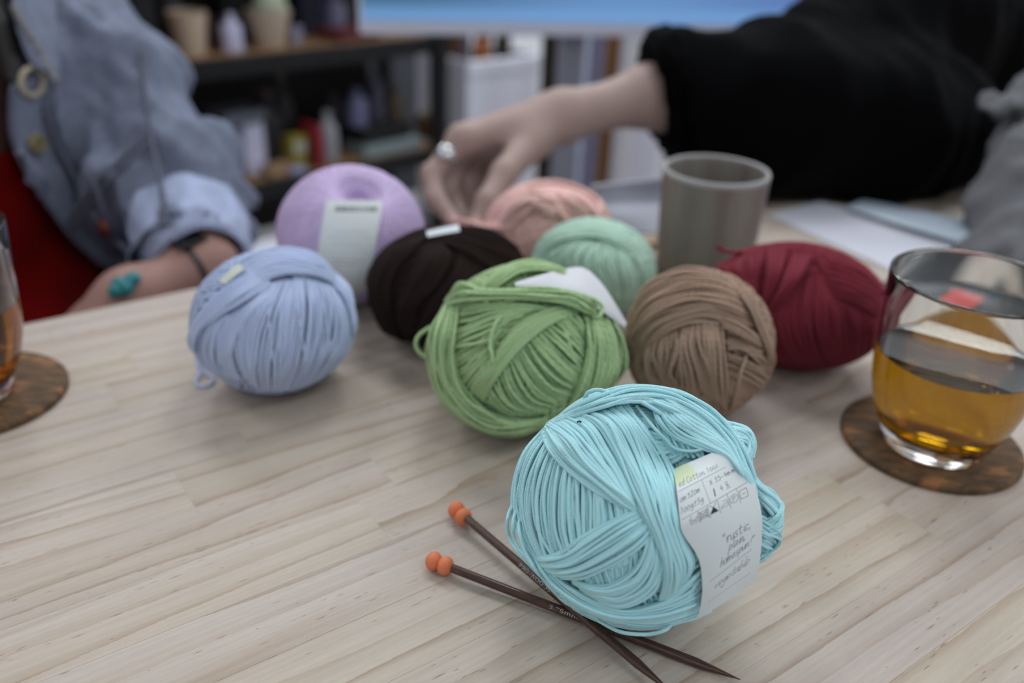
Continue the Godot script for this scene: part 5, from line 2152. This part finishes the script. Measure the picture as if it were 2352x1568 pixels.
func denim_images() -> Array:
	var im := Image.create(256, 256, false, Image.FORMAT_RGB8)
	for y in 256:
		for x in 256:
			var s := nz.get_noise_2d(x * 0.02, y * 0.02) * 0.5 + nz.get_noise_2d(x * 0.5, y * 0.12) * 0.25 + nz.get_noise_2d(x * 0.12 + 90.0, y * 0.12) * 0.35
			var t := clampf(0.5 + s, 0, 1)
			im.set_pixel(x, y, Color(0.40, 0.425, 0.49).lerp(Color(0.56, 0.585, 0.66), t))
	return [img_tex(im)]


func make_denim_person() -> void:
	var face := (-N + E * 0.15).normalized()
	var o := thing("person", "person in a pale denim jacket over a red dress sitting at the table", "person", Vector3(rp(-0.1, 0, 0.34).x, 0, rp(-0.1, 0, 0.34).z))
	stool(rp(-0.1, 0, 0.40), 0.45, "round wooden stool under the person in denim")
	# joints
	var hip := rp(-0.10, -0.17, 0.36)
	var chest := rp(-0.10, 0.10, 0.37)
	var neck := rp(-0.10, 0.27, 0.37)
	var head := rp(-0.10, 0.425, 0.345)
	var sh := at(72, -80, 0.905)
	var sh2 := rp(-0.275, 0.185, 0.365)
	var elbow := at(392, 428, 0.805)
	var mid_arm := at(470, 616, 0.735)
	var wrist := at(298, 690, 0.690)
	var mid_up := sh.lerp(elbow, 0.55)
	var elbow2 := rp(-0.40, 0.0, 0.22)
	var wrist2 := rp(-0.24, -0.03, 0.10)
	var skin := skin_mat(Color(0.62, 0.47, 0.43))
	# body: head, neck, torso core, legs, arms and hands in one skin
	var bones := head_bones(head, face)
	bones.append(bone(neck - Vector3(0, 0.03, 0), head - Vector3(0, 0.05, 0), 0.056, 0.050, 0.03))
	bones.append(bone(chest, neck, 0.10, 0.06, 0.04))
	bones.append(bone(hip, chest, 0.11, 0.105, 0.04))
	bones.append(bone(neck, sh, 0.05, 0.048, 0.03))
	bones.append(bone(neck, sh2, 0.05, 0.048, 0.03))
	for s in [[0.0, 0.08], [-0.20, -0.08]]:
		var knee := rp(float(s[0]), -0.20, 0.00)
		var ankle := rp(float(s[0]), -0.67, 0.05)
		bones.append(bone(hip + E * float(s[1]) + Vector3(0, -0.02, 0), knee, 0.080, 0.055, 0.03))
		bones.append(bone(knee, ankle, 0.052, 0.034, 0.02))
		bones.append(bone(ankle + Vector3(0, -0.035, 0), ankle - N * 0.14 + Vector3(0, -0.043, 0), 0.034, 0.026, 0.02))
	bones.append(bone(sh, mid_up, 0.040, 0.036, 0.02))
	bones.append(bone(mid_up, elbow, 0.036, 0.033, 0.02))
	bones.append(bone(sh2, elbow2, 0.046, 0.036, 0.02))
	bones.append(bone(elbow2, wrist2, 0.036, 0.027, 0.02))
	var body := sdf_mesh(bones, 0.012)
	# forearm and hand of the near arm, on a finer grid
	var fd := (wrist - mid_arm).normalized()
	var dn := Vector3(0, -1, 0)
	var knu := wrist + fd * 0.052 + dn * 0.020
	var sd := fd.cross(Vector3.UP).normalized()
	var fs := [[wrist + fd * 0.02 + sd * 0.024 + dn * 0.012, wrist + fd * 0.045 + sd * 0.036 + dn * 0.025, wrist + fd * 0.068 + sd * 0.034 + dn * 0.038]]
	for j in 4:
		var b := knu + sd * (0.020 - 0.0145 * j)
		fs.append([b, b + fd * 0.026 + dn * 0.016, b + fd * 0.040 + dn * 0.034, b + fd * 0.044 + dn * 0.052])
	var hb := hand_bones(wrist, fs)
	hb.append(bone(elbow.lerp(mid_arm, 0.2), mid_arm, 0.033, 0.0245, 0.02))
	hb.append(bone(mid_arm, wrist, 0.0245, 0.0195, 0.02))
	body.append(sdf_mesh(hb, 0.0045))
	fs = []
	fd = (wrist2 - elbow2).normalized()
	sd = -fd.cross(Vector3.UP).normalized()
	knu = wrist2 + fd * 0.06 + dn * 0.012
	fs.append([wrist2 + fd * 0.02 + sd * 0.024, wrist2 + fd * 0.045 + sd * 0.038 + dn * 0.01, wrist2 + fd * 0.07 + sd * 0.040 + dn * 0.018])
	for j in 4:
		var b := knu + sd * (0.020 - 0.0145 * j)
		fs.append([b, b + fd * 0.03 + dn * 0.012, b + fd * 0.046 + dn * 0.030, b + fd * 0.05 + dn * 0.048])
	body.append(sdf_mesh(hand_bones(wrist2, fs), 0.0045))
	part("body", body, skin, o)
	add_eyes(o, head, face, Color(0.25, 0.16, 0.10))
	# hair
	var hair := mat(Color(0.07, 0.055, 0.05), 0.5)
	var side := face.cross(Vector3.UP).normalized()
	var hs := [bone(head + Vector3(0, 0.055, 0) - face * 0.03, head + Vector3(0, 0.02, 0) - face * 0.045, 0.088, 0.084, 0.02), bone(head + Vector3(0, 0.0, 0) - face * 0.06, neck - face * 0.07, 0.07, 0.06, 0.03)]
	for s in [-1, 1]:
		hs.append(bone(head + Vector3(0, 0.05, 0) + side * (0.07 * s), head + Vector3(0, -0.07, 0) + side * (0.082 * s) - face * 0.01, 0.026, 0.024, 0.02))
	var lock := [at(-70, -140, 0.765), at(-30, 0, 0.755), at(5, 80, 0.750), at(26, 140, 0.745), at(36, 195, 0.742)]
	hs.append(bone(head + Vector3(0, -0.07, 0) + side * 0.082, lock[0], 0.026, 0.018, 0.02))
	for i in 4:
		hs.append(bone(lock[i], lock[i + 1], 0.016 - i * 0.002, 0.014 - i * 0.002, 0.01))
	part("hair", sdf_mesh(hs, 0.008), hair, o, "dark hair")
	# red dress over torso and lap
	var red := mat(Color(0.40, 0.004, 0.006), 0.85, 0.0, 0.2)
	red.rim_enabled = true
	red.rim = 0.2
	var dress := [bone(hip, chest - Vector3(0, 0.02, 0), 0.128, 0.114, 0.04, N, 1.0), bone(chest - Vector3(0, 0.02, 0), chest + Vector3(0, 0.05, 0), 0.114, 0.105, 0.04),
		bone(rp(-0.10, -0.07, 0.33), rp(-0.08, 0.03, 0.335), 0.115, 0.11, 0.05)]
	for s in [[-0.02, 0.07], [-0.18, -0.07]]:
		dress.append(bone(hip + E * float(s[1]), rp(float(s[0]), -0.19, 0.02), 0.105, 0.078, 0.04))
		dress.append(bone(rp(float(s[0]), -0.19, 0.02), rp(float(s[0]), -0.42, 0.04), 0.078, 0.085, 0.04))
	var dm := sdf_mesh(dress, 0.011)
	fold(dm, 0.006, (E + Vector3(0, 0.6, 0)).normalized(), (Vector3.UP - E * 0.6).normalized(), 16.0, 1)
	var neckline := meet(dress, 8, 345, 0.0, 0.6).y
	cut(dm, func(p: Vector3) -> bool: return p.y < neckline)
	part("dress", dm, red, o, "red dress")
	# denim jacket
	var den := denim_images()
	var jm := mat(Color.WHITE, 0.9, 0.0, 0.2)
	jm.albedo_texture = den[0]
	jm.uv1_triplanar = true
	jm.uv1_world_triplanar = true
	jm.uv1_scale = Vector3(7, 7, 7)
	var pale := mat(Color(0.66, 0.71, 0.79), 0.9, 0.0, 0.2)
	pale.albedo_texture = den[0]
	pale.albedo_color = Color(1.4, 1.4, 1.42)
	pale.uv1_triplanar = true
	pale.uv1_world_triplanar = true
	pale.uv1_scale = Vector3(7, 7, 7)
	var jb := [bone(rp(-0.10, -0.13, 0.365), chest, 0.150, 0.140, 0.04), bone(chest, rp(-0.10, 0.20, 0.38), 0.138, 0.085, 0.05), bone(rp(-0.10, 0.22, 0.38), sh, 0.085, 0.060, 0.04), bone(rp(-0.10, 0.22, 0.38), sh2, 0.075, 0.078, 0.05),
		bone(rp(-0.02, -0.08, 0.32), rp(-0.05, 0.10, 0.345), 0.085, 0.070, 0.05), bone(rp(-0.18, -0.08, 0.32), rp(-0.15, 0.10, 0.345), 0.085, 0.070, 0.05)]
	var sleeve := [bone(sh, mid_up, 0.060, 0.056, 0.03), bone(mid_up, elbow, 0.056, 0.055, 0.02), bone(elbow, elbow.lerp(mid_arm, 0.80), 0.054, 0.042, 0.02), bone(sh2, elbow2, 0.080, 0.060, 0.05), bone(elbow2, elbow2.lerp(wrist2, 0.75), 0.060, 0.044, 0.03)]
	jb.append_array(sleeve)
	var jk := sdf_mesh(jb, 0.0085)
	fold(jk, 0.0115, (Vector3.DOWN + E * 0.45).normalized(), (E + Vector3.UP * 0.45).normalized(), 25.0, 2)
	# the jacket is open down the front: edge of the opening, from the photograph, as a place across the body for each height
	var line := [V(28, -60), V(30, 100), V(22, 220), V(24, 310), V(60, 400), V(105, 470), V(160, 545), V(215, 595), V(268, 632), V(330, 680)]
	var ys := []
	var ss := []
	for p in line:
		var w := meet(jb, p.x, p.y, 0.0, 0.6)
		ys.append(w.y)
		ss.append((w - P0).dot(E))
	var edge := func(y: float) -> float:
		if y >= ys[0]:
			return ss[0]
		for i in ys.size() - 1:
			if y >= ys[i + 1]:
				return lerpf(ss[i], ss[i + 1], (ys[i] - y) / maxf(ys[i] - ys[i + 1], 1e-5))
		return ss[ss.size() - 1]
	var wn := (elbow - mid_arm).normalized()
	var wp := elbow.lerp(mid_arm, 0.86)
	var wn2 := (elbow2 - wrist2).normalized()
	var wp2 := elbow2.lerp(wrist2, 0.75)
	var keep := func(p: Vector3) -> bool:
		var q := p - P0
		var s := q.dot(E)
		var n := q.dot(N)
		if p.y < T - 0.16 and p.distance_to(elbow) > 0.15 and p.distance_to(elbow2) > 0.15:
			return false
		if p.distance_to(neck + Vector3(0, 0.02, 0)) < 0.085:
			return false
		if (p - wp).dot(wn) < 0.0 and p.distance_to(wp) < 0.09:
			return false
		if (p - wp2).dot(wn2) < 0.0 and p.distance_to(wp2) < 0.09:
			return false
		if n < 0.34 and p.y > T - 0.2:
			var e: float = edge.call(p.y)
			if s < e and s > -0.20 - e and p.distance_to(elbow) > 0.09:
				return false
		return true
	cut(jk, keep)
	var jacket := part("denim_jacket", jk, jm, o, "pale blue denim jacket")
	# placket along the opening, with a raised double seam
	var rows := []
	for p in [V(22, 200), V(24, 310), V(60, 400), V(105, 470), V(160, 545), V(215, 595), V(268, 632)]:
		var row := []
		for j in 5:
			row.append(meet(jb, p.x + 4 + j * 16, p.y - 3 - j * 7, 0.010 - absf(j - 2.0) * 0.001, 0.6))
		rows.append(row)
	var pl := MB.new()
	pl.sheet(rows, 0.003)
	part("placket", pl, jm, jacket)
	var seams := [
		[V(26, 205), V(28, 310), V(64, 398), V(108, 466), V(164, 541), V(218, 591), V(272, 628)],
		[V(100, 240), V(130, 330), V(180, 420), V(235, 520), V(285, 590), V(330, 640)],
		[V(150, 520), V(200, 450), V(240, 405), V(290, 355), V(335, 315)],
		[V(160, 535), V(212, 462), V(252, 416), V(302, 365), V(346, 326)],
		[V(320, 80), V(330, 180), V(345, 300), V(368, 420), V(385, 520)],
		[V(210, 400), V(235, 470), V(262, 560), V(280, 620)]]
	for s in seams:
		var pts := []
		for p in s:
			pts.append(meet(jb, p.x, p.y, 0.011, 0.6))
		part("seam", cloth_tube(pts, 0.0022), mat(Color(0.36, 0.37, 0.43), 0.9), jacket, "double stitched seam")
	# buttons
	for bt in [[V(87, 330), Color(0.62, 0.57, 0.42)], [V(237, 525), Color(0.42, 0.20, 0.14)]]:
		var p: Vector2 = bt[0]
		var c := meet(jb, p.x, p.y, 0.014, 0.6)
		var nn := (meet(jb, p.x + 8, p.y, 0.014, 0.6) - meet(jb, p.x - 8, p.y, 0.014, 0.6)).cross(meet(jb, p.x, p.y - 8, 0.014, 0.6) - meet(jb, p.x, p.y + 8, 0.014, 0.6)).normalized()
		if nn.dot(CF) > 0:
			nn = -nn
		var m := MB.new()
		m.lathe([V(0, -0.002), V(0.0085, -0.002), V(0.0088, 0.001), V(0.0075, 0.0026), V(0.005, 0.002), V(0, 0.0024)], 24, facing(nn, c))
		part("button", m, mat(bt[1], 0.35, 0.6), jacket, "brass button")
	# collar flap with a frayed cream edge, and a cream ring
	rows = []
	for e in [[V(20, -60), V(120, -40)], [V(30, 10), V(125, 40)], [V(40, 70), V(130, 100)], [V(60, 120), V(135, 150)], [V(78, 150), V(132, 180)]]:
		var row := []
		for j in 5:
			var p: Vector2 = (e[0] as Vector2).lerp(e[1], j / 4.0)
			row.append(meet(jb, p.x, p.y, 0.016 + 0.006 * sin(PI * j / 4.0), 0.55))
		rows.append(row)
	pl = MB.new()
	pl.sheet(rows, 0.004)
	part("collar", pl, jm, jacket)
	var fray := []
	for i in 15:
		var p := V(30, 10).lerp(V(128, 186), i / 14.0) + V(5, -3) * nz.get_noise_1d(i * 3.7)
		fray.append(meet(jb, p.x, p.y, 0.022, 0.55))
	part("collar_edge", cloth_tube(fray, 0.0034), mat(Color(0.52, 0.52, 0.53), 0.95), jacket, "frayed cream collar edge")
	var ring := []
	for i in 17:
		var a := TAU * i / 16.0
		ring.append(meet(jb, 74 + cos(a) * 26, 188 + sin(a) * 32, 0.014, 0.55))
	part("collar_ring", cloth_tube(ring, 0.0026), mat(Color(0.66, 0.62, 0.54), 0.6), jacket, "cream ring")
	# turned-up cuffs
	for c in [[wp, -wn, 0.0385, 0.036], [wp2, -wn2, 0.040, 0.034]]:
		var x := facing(c[1], c[0])
		var m := MB.new()
		var r: float = c[2]
		m.lathe([V(r * 1.05, -0.050), V(r * 1.24, -0.052), V(r * 1.28, -0.036), V(r * 1.18, -0.006), V(r * 1.05, 0.008), V(r * 0.92, 0.010), V(r * 0.86, -0.004), V(r * 0.92, -0.04)], 40, x, Color.WHITE, 0.2)
		for i in m.v.size():
			var q := m.v[i]
			m.v[i] += m.n[i] * (nz.get_noise_3d(q.x * 45.0, q.y * 45.0, q.z * 45.0) * 0.006)
		m.smooth()
		part("cuff", m, pale, jacket, "turned-up pale cuff")
	# watch and bracelet
	var wd := (wrist - mid_arm).normalized()
	var m := MB.new()
	var wc := mid_arm.lerp(wrist, 0.12)
	m.lathe([V(0.0252, -0.010), V(0.0272, -0.010), V(0.0278, 0.0), V(0.0272, 0.010), V(0.0252, 0.010), V(0.0252, -0.010)], 40, facing(wd, wc), Color.WHITE, 0.2)
	var wb := part("watch_strap", m, mat(Color(0.05, 0.05, 0.055), 0.5), o, "black watch strap")
	m = MB.new()
	var wu := (Vector3.UP - wd * wd.y).normalized()
	m.box(Transform3D(Basis(wd, wu, wd.cross(wu)), wc + wu * 0.029 - wd.cross(wu) * 0.0), Vector3(0.026, 0.006, 0.022), 0.003)
	part("watch_case", m, mat(Color(0.04, 0.04, 0.045), 0.25), wb)
	m = MB.new()
	var bc := mid_arm.lerp(wrist, 0.93)
	var loop := PackedVector3Array()
	var fx := facing(wd, bc)
	for i in 33:
		var a := TAU * i / 32.0
		loop.append(fx * Vector3(cos(a) * 0.0222, 0, sin(a) * 0.0222))
	m.tube(loop, PackedFloat32Array([0.0022]), 8)
	var br := part("bracelet", m, mat(Color(0.06, 0.05, 0.05), 0.6), o, "dark cord bracelet with turquoise beads")
	var gem := mat(Color(0.10, 0.48, 0.50), 0.35)
	for p in [V(266, 668), V(282, 656), V(298, 646), V(274, 652), V(290, 662), V(306, 640)]:
		var c := meet(hb, p.x, p.y, 0.005, 0.55)
		m = MB.new()
		var prof := []
		for j in 9:
			prof.append(V(maxf(0.0, sin(PI * j / 8.0)) * 0.0056, -cos(PI * j / 8.0) * 0.0056))
		m.lathe(prof, 14, Transform3D(Basis.IDENTITY, c))
		part("bead", m, gem, br, "turquoise bead")


func make_black_person() -> void:
	var face := (-N - E * 0.5).normalized()
	var c0 := at(2080, 200, 1.22)
	var o := thing("person", "person in a black sweater reaching over the yarn with a silver ring", "person", Vector3(c0.x, 0, c0.z))
	var hip := Vector3(c0.x, T - 0.19, c0.z) + N * 0.06
	stool(hip, 0.46, "round wooden stool under the person in black")
	var chest := at(2060, 150, 1.20)
	var neck := chest + Vector3(0, 0.26, 0) + E * 0.02
	var head := neck + Vector3(0, 0.15, 0) - N * 0.03 - E * 0.02
	var sh := at(2075, 45, 1.06)
	var sh2 := chest + E * 0.19 + Vector3(0, 0.15, 0)
	var elbow := at(1750, 280, 0.900)
	var cuff := at(1518, 214, 0.895)
	var wrist := at(1290, 268, 0.845)
	var elbow2 := sh2 + Vector3(0.03, -0.24, 0.10)
	var wrist2 := elbow2 + E * 0.02 - N * 0.2 + Vector3(0, -0.02, 0)
	var skin := skin_mat(Color(0.66, 0.565, 0.53))
	var bones := head_bones(head, face)
	bones.append(bone(neck - Vector3(0, 0.04, 0), head - Vector3(0, 0.05, 0), 0.056, 0.050, 0.03))
	bones.append(bone(chest, neck, 0.10, 0.06, 0.04))
	bones.append(bone(hip, chest, 0.115, 0.105, 0.04))
	bones.append(bone(neck, sh, 0.05, 0.045, 0.03))
	bones.append(bone(neck, sh2, 0.05, 0.045, 0.03))
	bones.append(bone(sh, elbow, 0.044, 0.036, 0.02))
	bones.append(bone(sh2, elbow2, 0.044, 0.036, 0.02))
	bones.append(bone(elbow2, wrist2, 0.036, 0.026, 0.02))
	for s in [0.09, -0.09]:
		var hp := hip + E * float(s)
		var knee := hp - N * 0.34 + Vector3(0, 0.0, 0)
		var ankle := Vector3(knee.x, 0.075, knee.z) + N * 0.03
		bones.append(bone(hp, knee, 0.078, 0.055, 0.03))
		bones.append(bone(knee, ankle, 0.05, 0.034, 0.02))
		bones.append(bone(ankle + Vector3(0, -0.035, 0), ankle - N * 0.15 + Vector3(0, -0.045, 0), 0.034, 0.026, 0.02))
	var body := sdf_mesh(bones, 0.012)
	# the reaching hand: thumb on the near side, fingers bent down to pinch the pink yarn
	var fs := [
		[at(1222, 326, 0.820), at(1158, 398, 0.782), at(1120, 462, 0.765), at(1094, 512, 0.760)],
		[at(1062, 322, 0.800), at(990, 402, 0.790), at(1000, 458, 0.778), at(1042, 508, 0.768)],
		[at(1084, 312, 0.822), at(1032, 400, 0.822), at(1040, 462, 0.806), at(1066, 506, 0.790)],
		[at(1112, 312, 0.842), at(1070, 402, 0.846), at(1074, 456, 0.830), at(1086, 496, 0.812)],
		[at(1144, 318, 0.860), at(1108, 396, 0.866), at(1104, 438, 0.852), at(1106, 474, 0.836)]]
	var hb := []
	var thumb: Array = fs[0]
	hb.append(bone(wrist, thumb[0], 0.0195, 0.0165, 0.014))
	hb.append(bone(thumb[0], thumb[1], 0.0160, 0.0118, 0.010))
	hb.append(bone(thumb[1], thumb[2], 0.0112, 0.0100, 0.006))
	hb.append(bone(thumb[2], thumb[3], 0.0100, 0.0078, 0.006))
	for i in range(1, 5):
		var f: Array = fs[i]
		var r: float = [0.0, 0.0098, 0.0098, 0.0092, 0.0082][i]
		hb.append(bone(wrist, f[0], 0.0185, 0.0128, 0.016))
		hb.append(bone(f[0], f[1], r * 1.15, r, 0.007))
		hb.append(bone(f[1], f[2], r, r * 0.9, 0.005))
		hb.append(bone(f[2], f[3], r * 0.9, r * 0.74, 0.005))
	hb.append(bone(fs[1][0], fs[4][0], 0.012, 0.011, 0.012))
	hb.append(bone(wrist, cuff.lerp(wrist, 0.75), 0.0190, 0.0205, 0.012))
	hb.append(bone(cuff.lerp(wrist, 0.75), cuff.lerp(wrist, 0.15), 0.0205, 0.0300, 0.012))
	hb.append(bone(cuff.lerp(wrist, 0.15), elbow, 0.0300, 0.036, 0.012))
	body.append(sdf_mesh(hb, 0.0034))
	var fd := (wrist2 - elbow2).normalized()
	var sd := fd.cross(Vector3.UP).normalized()
	var dn := Vector3(0, -1, 0)
	var knu := wrist2 + fd * 0.06 + dn * 0.01
	var f2 := [[wrist2 + fd * 0.02 - sd * 0.024, wrist2 + fd * 0.045 - sd * 0.038 + dn * 0.01, wrist2 + fd * 0.07 - sd * 0.040 + dn * 0.016]]
	for j in 4:
		var b := knu - sd * (0.020 - 0.0145 * j)
		f2.append([b, b + fd * 0.03 + dn * 0.010, b + fd * 0.048 + dn * 0.024, b + fd * 0.054 + dn * 0.040])
	body.append(sdf_mesh(hand_bones(wrist2, f2), 0.005))
	part("body", body, skin, o)
	add_eyes(o, head, face, Color(0.20, 0.14, 0.10))
	var hair := mat(Color(0.06, 0.05, 0.045), 0.5)
	var side := face.cross(Vector3.UP).normalized()
	var hs := [bone(head + Vector3(0, 0.055, 0) - face * 0.03, head + Vector3(0, 0.02, 0) - face * 0.045, 0.088, 0.084, 0.02), bone(head - face * 0.06, neck - face * 0.06, 0.07, 0.055, 0.03)]
	for s in [-1, 1]:
		hs.append(bone(head + Vector3(0, 0.05, 0) + side * (0.07 * s), head + Vector3(0, -0.05, 0) + side * (0.08 * s) - face * 0.01, 0.026, 0.024, 0.02))
	part("hair", sdf_mesh(hs, 0.010), hair, o, "dark hair")
	# nails
	for i in range(0, 2):
		var f: Array = fs[i]
		var d: Vector3 = (f[3] - f[2]).normalized()
		var toward: Vector3 = (CO - f[3]).normalized()
		var nn: Vector3 = (toward - d * toward.dot(d)).normalized()
		var m := MB.new()
		m.lathe([V(0, 0.001), V(0.004, 0.0006), V(0.0052, -0.0006), V(0, -0.001)], 14, Transform3D(Basis(d * 1.3, nn, d.cross(nn)), (f[3] as Vector3) + d * 0.001 + nn * 0.0072))
		part("fingernail", m, mat(Color(0.76, 0.60, 0.58), 0.3), o, "fingernail")
	# sweater
	var black := mat(Color(0.012, 0.012, 0.016), 0.95, 0.0, 0.15)
	black.rim_enabled = true
	black.rim = 0.12
	var lower := at(1990, 322, 0.925)
	var sw := [bone(hip, chest, 0.155, 0.150, 0.05), bone(chest, neck - Vector3(0, 0.06, 0), 0.150, 0.085, 0.05), bone(chest + Vector3(0, 0.14, 0), sh, 0.085, 0.085, 0.05), bone(chest + Vector3(0, 0.14, 0), sh2, 0.085, 0.08, 0.05),
		bone(sh, elbow, 0.088, 0.076, 0.05), bone(elbow, cuff, 0.078, 0.052, 0.04), bone(elbow + Vector3(0, -0.006, 0), lower, 0.080, 0.078, 0.05), bone(lower, at(2120, 315, 0.96), 0.078, 0.075, 0.05), bone(sh2, elbow2, 0.08, 0.062, 0.04), bone(elbow2, wrist2.lerp(elbow2, 0.25), 0.062, 0.042, 0.03)]
	var cd := (elbow - cuff).normalized()
	var cdn := (cd + CU * 0.5).normalized()
	sw.append(bone(cuff + cd * 0.022, cuff + cd * 0.030, 0.066, 0.068, 0.02))
	sw.append(bone(cuff + cd * 0.062, cuff + cd * 0.068, 0.066, 0.066, 0.02))
	var m := sdf_mesh(sw, 0.011)
	fold(m, 0.006, (Vector3.UP + E * 0.5).normalized(), (E - Vector3.UP * 0.5).normalized(), 15.0, 5)
	for i in m.v.size():
		if (m.v[i] - P0).dot(N) < 0.02:
			m.v[i].y = maxf(m.v[i].y, T + 0.006)
	m.smooth()
	var wp := cuff
	cut(m, func(p: Vector3) -> bool:
		if (p - wp).dot(cdn) < 0.004 and p.distance_to(wp) < 0.09:
			return false
		if p.distance_to(neck + Vector3(0, 0.03, 0)) < 0.07:
			return false
		return true)
	var sweater := part("sweater", m, black, o, "black knitted sweater")
	m = MB.new()
	m.lathe([V(0.036, -0.006), V(0.052, -0.010), V(0.062, 0.0), V(0.064, 0.016), V(0.056, 0.024), V(0.046, 0.018), V(0.038, 0.004), V(0.036, -0.006)], 40, facing(cdn, cuff), Color.WHITE, 0.2)
	for i in m.v.size():
		var q := m.v[i]
		m.v[i] += m.n[i] * (nz.get_noise_3d(q.x * 40.0, q.y * 40.0, q.z * 40.0) * 0.008)
	m.smooth()
	part("cuff", m, black, sweater)
	# trousers
	var tr := []
	for s in [0.09, -0.09]:
		var hp := hip + E * float(s)
		var knee := hp - N * 0.34
		var ankle := Vector3(knee.x, 0.11, knee.z) + N * 0.03
		tr.append(bone(hp, knee, 0.098, 0.070, 0.03))
		tr.append(bone(knee, ankle, 0.068, 0.055, 0.02))
	part("trousers", sdf_mesh(tr, 0.014), mat(Color(0.05, 0.05, 0.06), 0.9), o, "dark trousers")
	# silver signet ring on the index finger
	var silver := mat(Color(0.78, 0.78, 0.78), 0.22, 1.0)
	var ia: Vector3 = fs[1][0]
	var ib: Vector3 = fs[1][1]
	var d := (ib - ia).normalized()
	var rc := ia.lerp(ib, 0.52)
	m = MB.new()
	m.lathe([V(0.0104, -0.0032), V(0.0118, -0.0034), V(0.0124, 0.0), V(0.0118, 0.0034), V(0.0104, 0.0032), V(0.0104, -0.0032)], 32, facing(d, rc), Color.WHITE, 0.2)
	var ring := part("finger_ring", m, silver, o, "silver ring with a domed face")
	m = MB.new()
	var toward := (CO - rc).normalized() + Vector3(0, 0.5, 0) - CR * 0.1
	var nn: Vector3 = (toward - d * toward.dot(d)).normalized()
	var prof := []
	for j in 9:
		var a := PI / 2 * j / 8.0
		prof.append(V(cos(a) * 0.0082, sin(a) * 0.0042))
	prof.push_front(V(0.0075, -0.002))
	prof.reverse()
	m.lathe(prof, 24, Transform3D(Basis(d, nn, d.cross(nn)), rc + nn * 0.0112), Color.WHITE, 0.3)
	part("ring_face", m, silver, ring)

	# grey linen bag on the table at the right
	var linen := mat(Color(0.44, 0.44, 0.45), 0.95, 0.0, 0.2)
	var bc := on(2420, 690)
	var bag := thing("tote_bag", "slouching grey linen bag standing on the table behind the golden tea glass", "bag", bc)
	var bb := [bone(at(2375, 610, 0.755), at(2515, 330, 0.825), 0.046, 0.062, 0.04), bone(at(2310, 620, 0.735), at(2365, 480, 0.765), 0.024, 0.020, 0.03), bone(at(2475, 640, 0.745), at(2535, 420, 0.785), 0.070, 0.075, 0.05), bone(at(2278, 244, 0.805), at(2410, 212, 0.825), 0.016, 0.030, 0.015, Vector3.UP, 2.6), bone(at(2410, 208, 0.825), at(2535, 330, 0.825), 0.022, 0.05, 0.03)]
	var bm := sdf_mesh(bb, 0.006)
	fold(bm, 0.009, (Vector3.UP * 1.0 + CR * 0.45).normalized(), (CR - Vector3.UP * 0.45).normalized(), 30.0, 9)
	fold(bm, 0.0025, (Vector3.UP + CR * 0.5).normalized(), (CR - Vector3.UP * 0.5).normalized(), 62.0, 12)
	for i in bm.v.size():
		bm.v[i].y = maxf(bm.v[i].y, T + 0.001)
	part("bag_body", bm, linen, bag)
